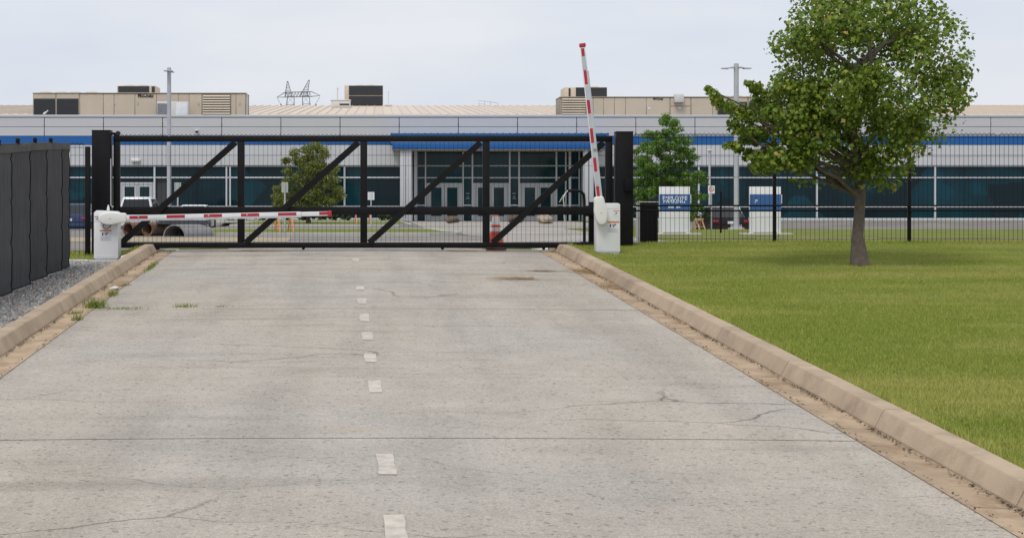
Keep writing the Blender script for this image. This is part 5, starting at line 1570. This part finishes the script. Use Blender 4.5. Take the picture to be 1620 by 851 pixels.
# ragged edge of longer blades along the fence foot and behind the left kerb
def edge_sampler(n, rg):
    x = rg.uniform(WX(1003, Yf), 15, n); y = Yf + rg.normal(0, .10, n)
    z = np.array([zlawn(a - xc(b), b) for a, b in zip(x, y)])
    k = n // 4
    x2 = rg.uniform(-7.2, xc(35) - KT - .02, k); y2 = rg.uniform(34.5, 37.3, k)
    z2 = np.array([zleftgrass(a - xc(b), b) for a, b in zip(x2, y2)])
    k3 = n // 2
    y3 = 8.5 + 28 * rg.uniform(0, 1, k3); x3 = np.array([xc(b) for b in y3]) + KT + np.abs(rg.normal(0, .05, k3)) - .01
    z3 = np.array([zr(b) for b in y3]) + .118
    return np.concatenate([np.stack([x, y, z], 1), np.stack([x2, y2, z2], 1), np.stack([x3, y3, z3], 1)])
V, Fa, rnd = blades(9000, edge_sampler, .075, .006, .6, 4)
tag(put('fence_grass', np_mesh('fence_grass', V, Fa, rnd), 'grass'), 'longer grass along the fence foot and the left kerb', 'grass', kind='stuff')
# gravel
def gravel():
    rg = np.random.default_rng(9)
    n = 42000
    Y = 19.0 + 15.4 * rg.uniform(0, 1, n)
    xcv = -0.14 - 0.025 * (Y - 22)
    xl = np.maximum(-600 * Y / F - .3, -6.9)
    U = -KT - .02 - rg.uniform(0, 1, n) * np.maximum(xcv - KT - xl, 0)
    ok = xcv + U > xl - .05
    Y, U, xcv = Y[ok], U[ok], xcv[ok]; n = len(Y)
    q = np.clip((-U - KT) / (4.85 - KT), 0, 1); q = q * q * (3 - 2 * q)
    q2 = np.clip((-U - 4.7) / .5, 0, 1); q2 = q2 * q2 * (3 - 2 * q2)
    z = zr_v(Y) + .07 - .18 * q + .008 * np.sin(2.1 * U + 1.3 * Y) * q2
    s = .019 * rg.lognormal(0, .38, n)
    base = np.array([(1, 0, 0), (-1, 0, 0), (0, 1, 0), (0, -1, 0), (0, 0, 1), (0, 0, -1)], float)
    V = base[None] * rg.uniform(.55, 1.2, (n, 6, 1)) * s[:, None, None]
    a = rg.uniform(0, 6.28, n); c, sn = np.cos(a), np.sin(a)
    x, y = V[..., 0] * c[:, None] - V[..., 1] * sn[:, None], V[..., 0] * sn[:, None] + V[..., 1] * c[:, None]
    V = np.stack([x + (xcv + U)[:, None], y + Y[:, None], V[..., 2] * .8 + (z + s * .2 - .006)[:, None]], 2)
    Ft = np.array([(0, 2, 4), (2, 1, 4), (1, 3, 4), (3, 0, 4), (2, 0, 5), (1, 2, 5), (3, 1, 5), (0, 3, 5)])
    Fa = (np.arange(n)[:, None, None] * 6 + Ft[None]).reshape(-1, 3)
    return V.reshape(-1, 3), Fa, np.repeat(rg.uniform(0, 1, n), 8)
V, Fa, rnd = gravel()
tag(put('gravel', np_mesh('gravel', V, Fa, rnd), 'gravel'), 'loose grey gravel between the screened fence and the kerb', 'gravel', kind='stuff')

# weeds in the gutter and the slab joint
def road_at(px, py):
    Y = 30.0
    for _ in range(30):
        Y = (CAMZ - zr(Y)) * F / (py - PY)
        Y = min(max(Y, 5), 36.5)
    return WX(px, Y), Y
def weed(px, py, w, h, n, label, grp=None, ly=.05):
    # solve for the row by bisection on the sloping road
    lo_, hi_ = 8.0, 36.5
    for _ in range(50):
        mid = (lo_ + hi_) / 2
        if PY + (CAMZ - zr(mid)) * F / mid > py: lo_ = mid
        else: hi_ = mid
    Y = (lo_ + hi_) / 2; x = WX(px, Y)
    def samp(k, rg):
        yv = rg.normal(0, ly, k)
        return np.stack([rg.normal(0, w / 2.5, k) - .025 * yv, yv, SLOPE * yv], 1)
    V, Fa, rnd = blades(n, samp, h, .006, .9, int(px * 7 + py))
    u = x - xc(Y)
    zoff = -.005 if abs(u) < HW else -.02
    o = put('weed', np_mesh('weed', V, Fa, rnd), 'weed', None, (x, Y, zr(Y) + zoff))
    tag(o, label, 'weed', grp, 'stuff')
weed(240, 423, .06, .07, 220, 'line of grass along the slab edge nearest the gate on the left', None, .55)
weed(178, 466, .10, .10, 110, 'grass tuft in the left gutter above the tallest tuft', None, .14)
weed(152, 486, .17, .14, 200, 'tallest green weed tuft where the slab joint meets the left gutter')
weed(121, 494, .12, .05, 70, 'flat weed tuft in the left gutter against the kerb')
weed(122, 505, .08, .11, 60, 'thin weed below the flat tuft in the left gutter')
weed(190, 488, .45, .035, 120, 'low line of weeds in the slab joint right of the tallest tuft')
weed(292, 486, .22, .07, 80, 'small weed in the slab joint in the middle of the left lane')
weed(350, 486, .12, .035, 40, 'smallest weed in the slab joint nearest the centre line')
weed(197, 451, .12, .05, 60, 'small weed at the edge of the slab beside the white litter')
# straw and clay wash on the right, a scrap of litter on the left
def straw(px, py, wx, wy, n, label, seed):
    lo_, hi_ = 8.0, 36.5
    for _ in range(50):
        mid = (lo_ + hi_) / 2
        if PY + (CAMZ - zr(mid)) * F / mid > py: lo_ = mid
        else: hi_ = mid
    Y = (lo_ + hi_) / 2; x = WX(px, Y)
    rg = np.random.default_rng(seed)
    u = rg.normal(0, .38, n) * wx; v = rg.normal(0, .38, n) * wy
    a = rg.normal(0, .5, n); L = rg.uniform(.02, .07, n)
    d = np.stack([np.cos(a) * L, np.sin(a) * L, rg.normal(0, .004, n)], 1); p_ = np.stack([-np.sin(a), np.cos(a), np.zeros(n)], 1) * .006
    z = np.array([zr(Y + b) for b in v]) + .018 + rg.uniform(0, .014, n)
    zc = np.array([0.0 if abs(x + a_ - xc(Y)) < HW else -.025 for a_ in u])
    P = np.stack([x + u, Y + v, z + zc], 1)
    V = np.stack([P - d - p_, P + d - p_, P + d + p_, P - d + p_], 1).reshape(-1, 3)
    o = put('straw', np_mesh('straw', V, np.arange(4 * n).reshape(n, 4)), 'straw')
    tag(o, label, 'straw', kind='stuff')
straw(818, 441, .75, .5, 420, 'scattered straw on the right lane', 1)
straw(860, 428.5, .45, .25, 160, 'thin trail of straw near the right gutter', 2)
straw(930, 428, .45, .9, 700, 'straw and clay washed into the right gutter', 3)
straw(400, 398, .9, .3, 260, 'straw swept against the left part of the gate', 4)
straw(735, 398, .7, .3, 220, 'straw swept against the gate beside the cone', 5)
straw(965, 451, .30, .8, 160, 'dry leaf bits strewn along the right gutter', 6)
lo_ = 27.6
x, Y = WX(181, 27.3), 27.3
m = MB()
pts = [(-.07, -.05, 0), (.02, -.08, .012), (.08, -.02, .03), (.05, .06, .012), (-.03, .09, .035), (-.09, .03, .01)]
m.add(pts + [(0, 0, .05)] + [(a, b, c - .004) for a, b, c in pts] + [(0, 0, .044)], [(i, (i + 1) % 6, 6) for i in range(6)] + [(7 + (i + 1) % 6, 7 + i, 13) for i in range(6)] + [(i, 7 + i, 7 + (i + 1) % 6, (i + 1) % 6) for i in range(6)])
o = m.build('paper_scrap', 'litter', None, loc=(x, Y, zr(Y) - .008))
tag(o, 'crumpled pale paper scrap lying in the left gutter', 'litter')

# dark grit and leaf bits caught where each gutter meets its kerb and its slab
def grit(side, label, seed, n=2600):
    rg = np.random.default_rng(seed)
    Y = 9 + 27 * rg.uniform(0, 1, n) ** 1.1
    patch = .5 + .5 * np.sin(Y * 1.9 + seed) * np.sin(Y * .63 + 2 * seed)
    keep = rg.uniform(0, 1, n) < .25 + .75 * patch
    Y = Y[keep]; n = len(Y)
    at_kerb = rg.uniform(0, 1, n) < .72
    u = np.where(at_kerb, GUT - .015 - np.abs(rg.normal(0, .035, n)), HW + rg.normal(0, .018, n))
    x = np.array([xc(b) for b in Y]) + side * u
    z = zr_v(Y) + np.where(at_kerb, -.008, .020)
    a = rg.uniform(0, 6.28, n); L = rg.uniform(.006, .024, n)
    d = np.stack([np.cos(a) * L, np.sin(a) * L, rg.normal(0, .004, n)], 1); p_ = np.stack([-np.sin(a) * L * .55, np.cos(a) * L * .55, rg.normal(0, .003, n)], 1)
    P = np.stack([x, Y, z + rg.uniform(0, .008, n)], 1)
    V = np.stack([P - d, P - p_, P + d, P + p_], 1).reshape(-1, 3)
    tag(put('grit', np_mesh('grit', V, np.arange(4 * n).reshape(n, 4), rg.uniform(0, 1, n)), 'grit'), label, 'grit', kind='stuff')
mat_rnd('grit', [(0, (0.045, 0.035, 0.026)), (1, (0.26, 0.17, 0.09)), (0.6, (0.11, 0.08, 0.055))], 0.9)
grit(-1, 'dark grit and leaf bits caught along the left gutter', 3)
grit(1, 'dark grit and leaf bits caught along the right gutter', 8)
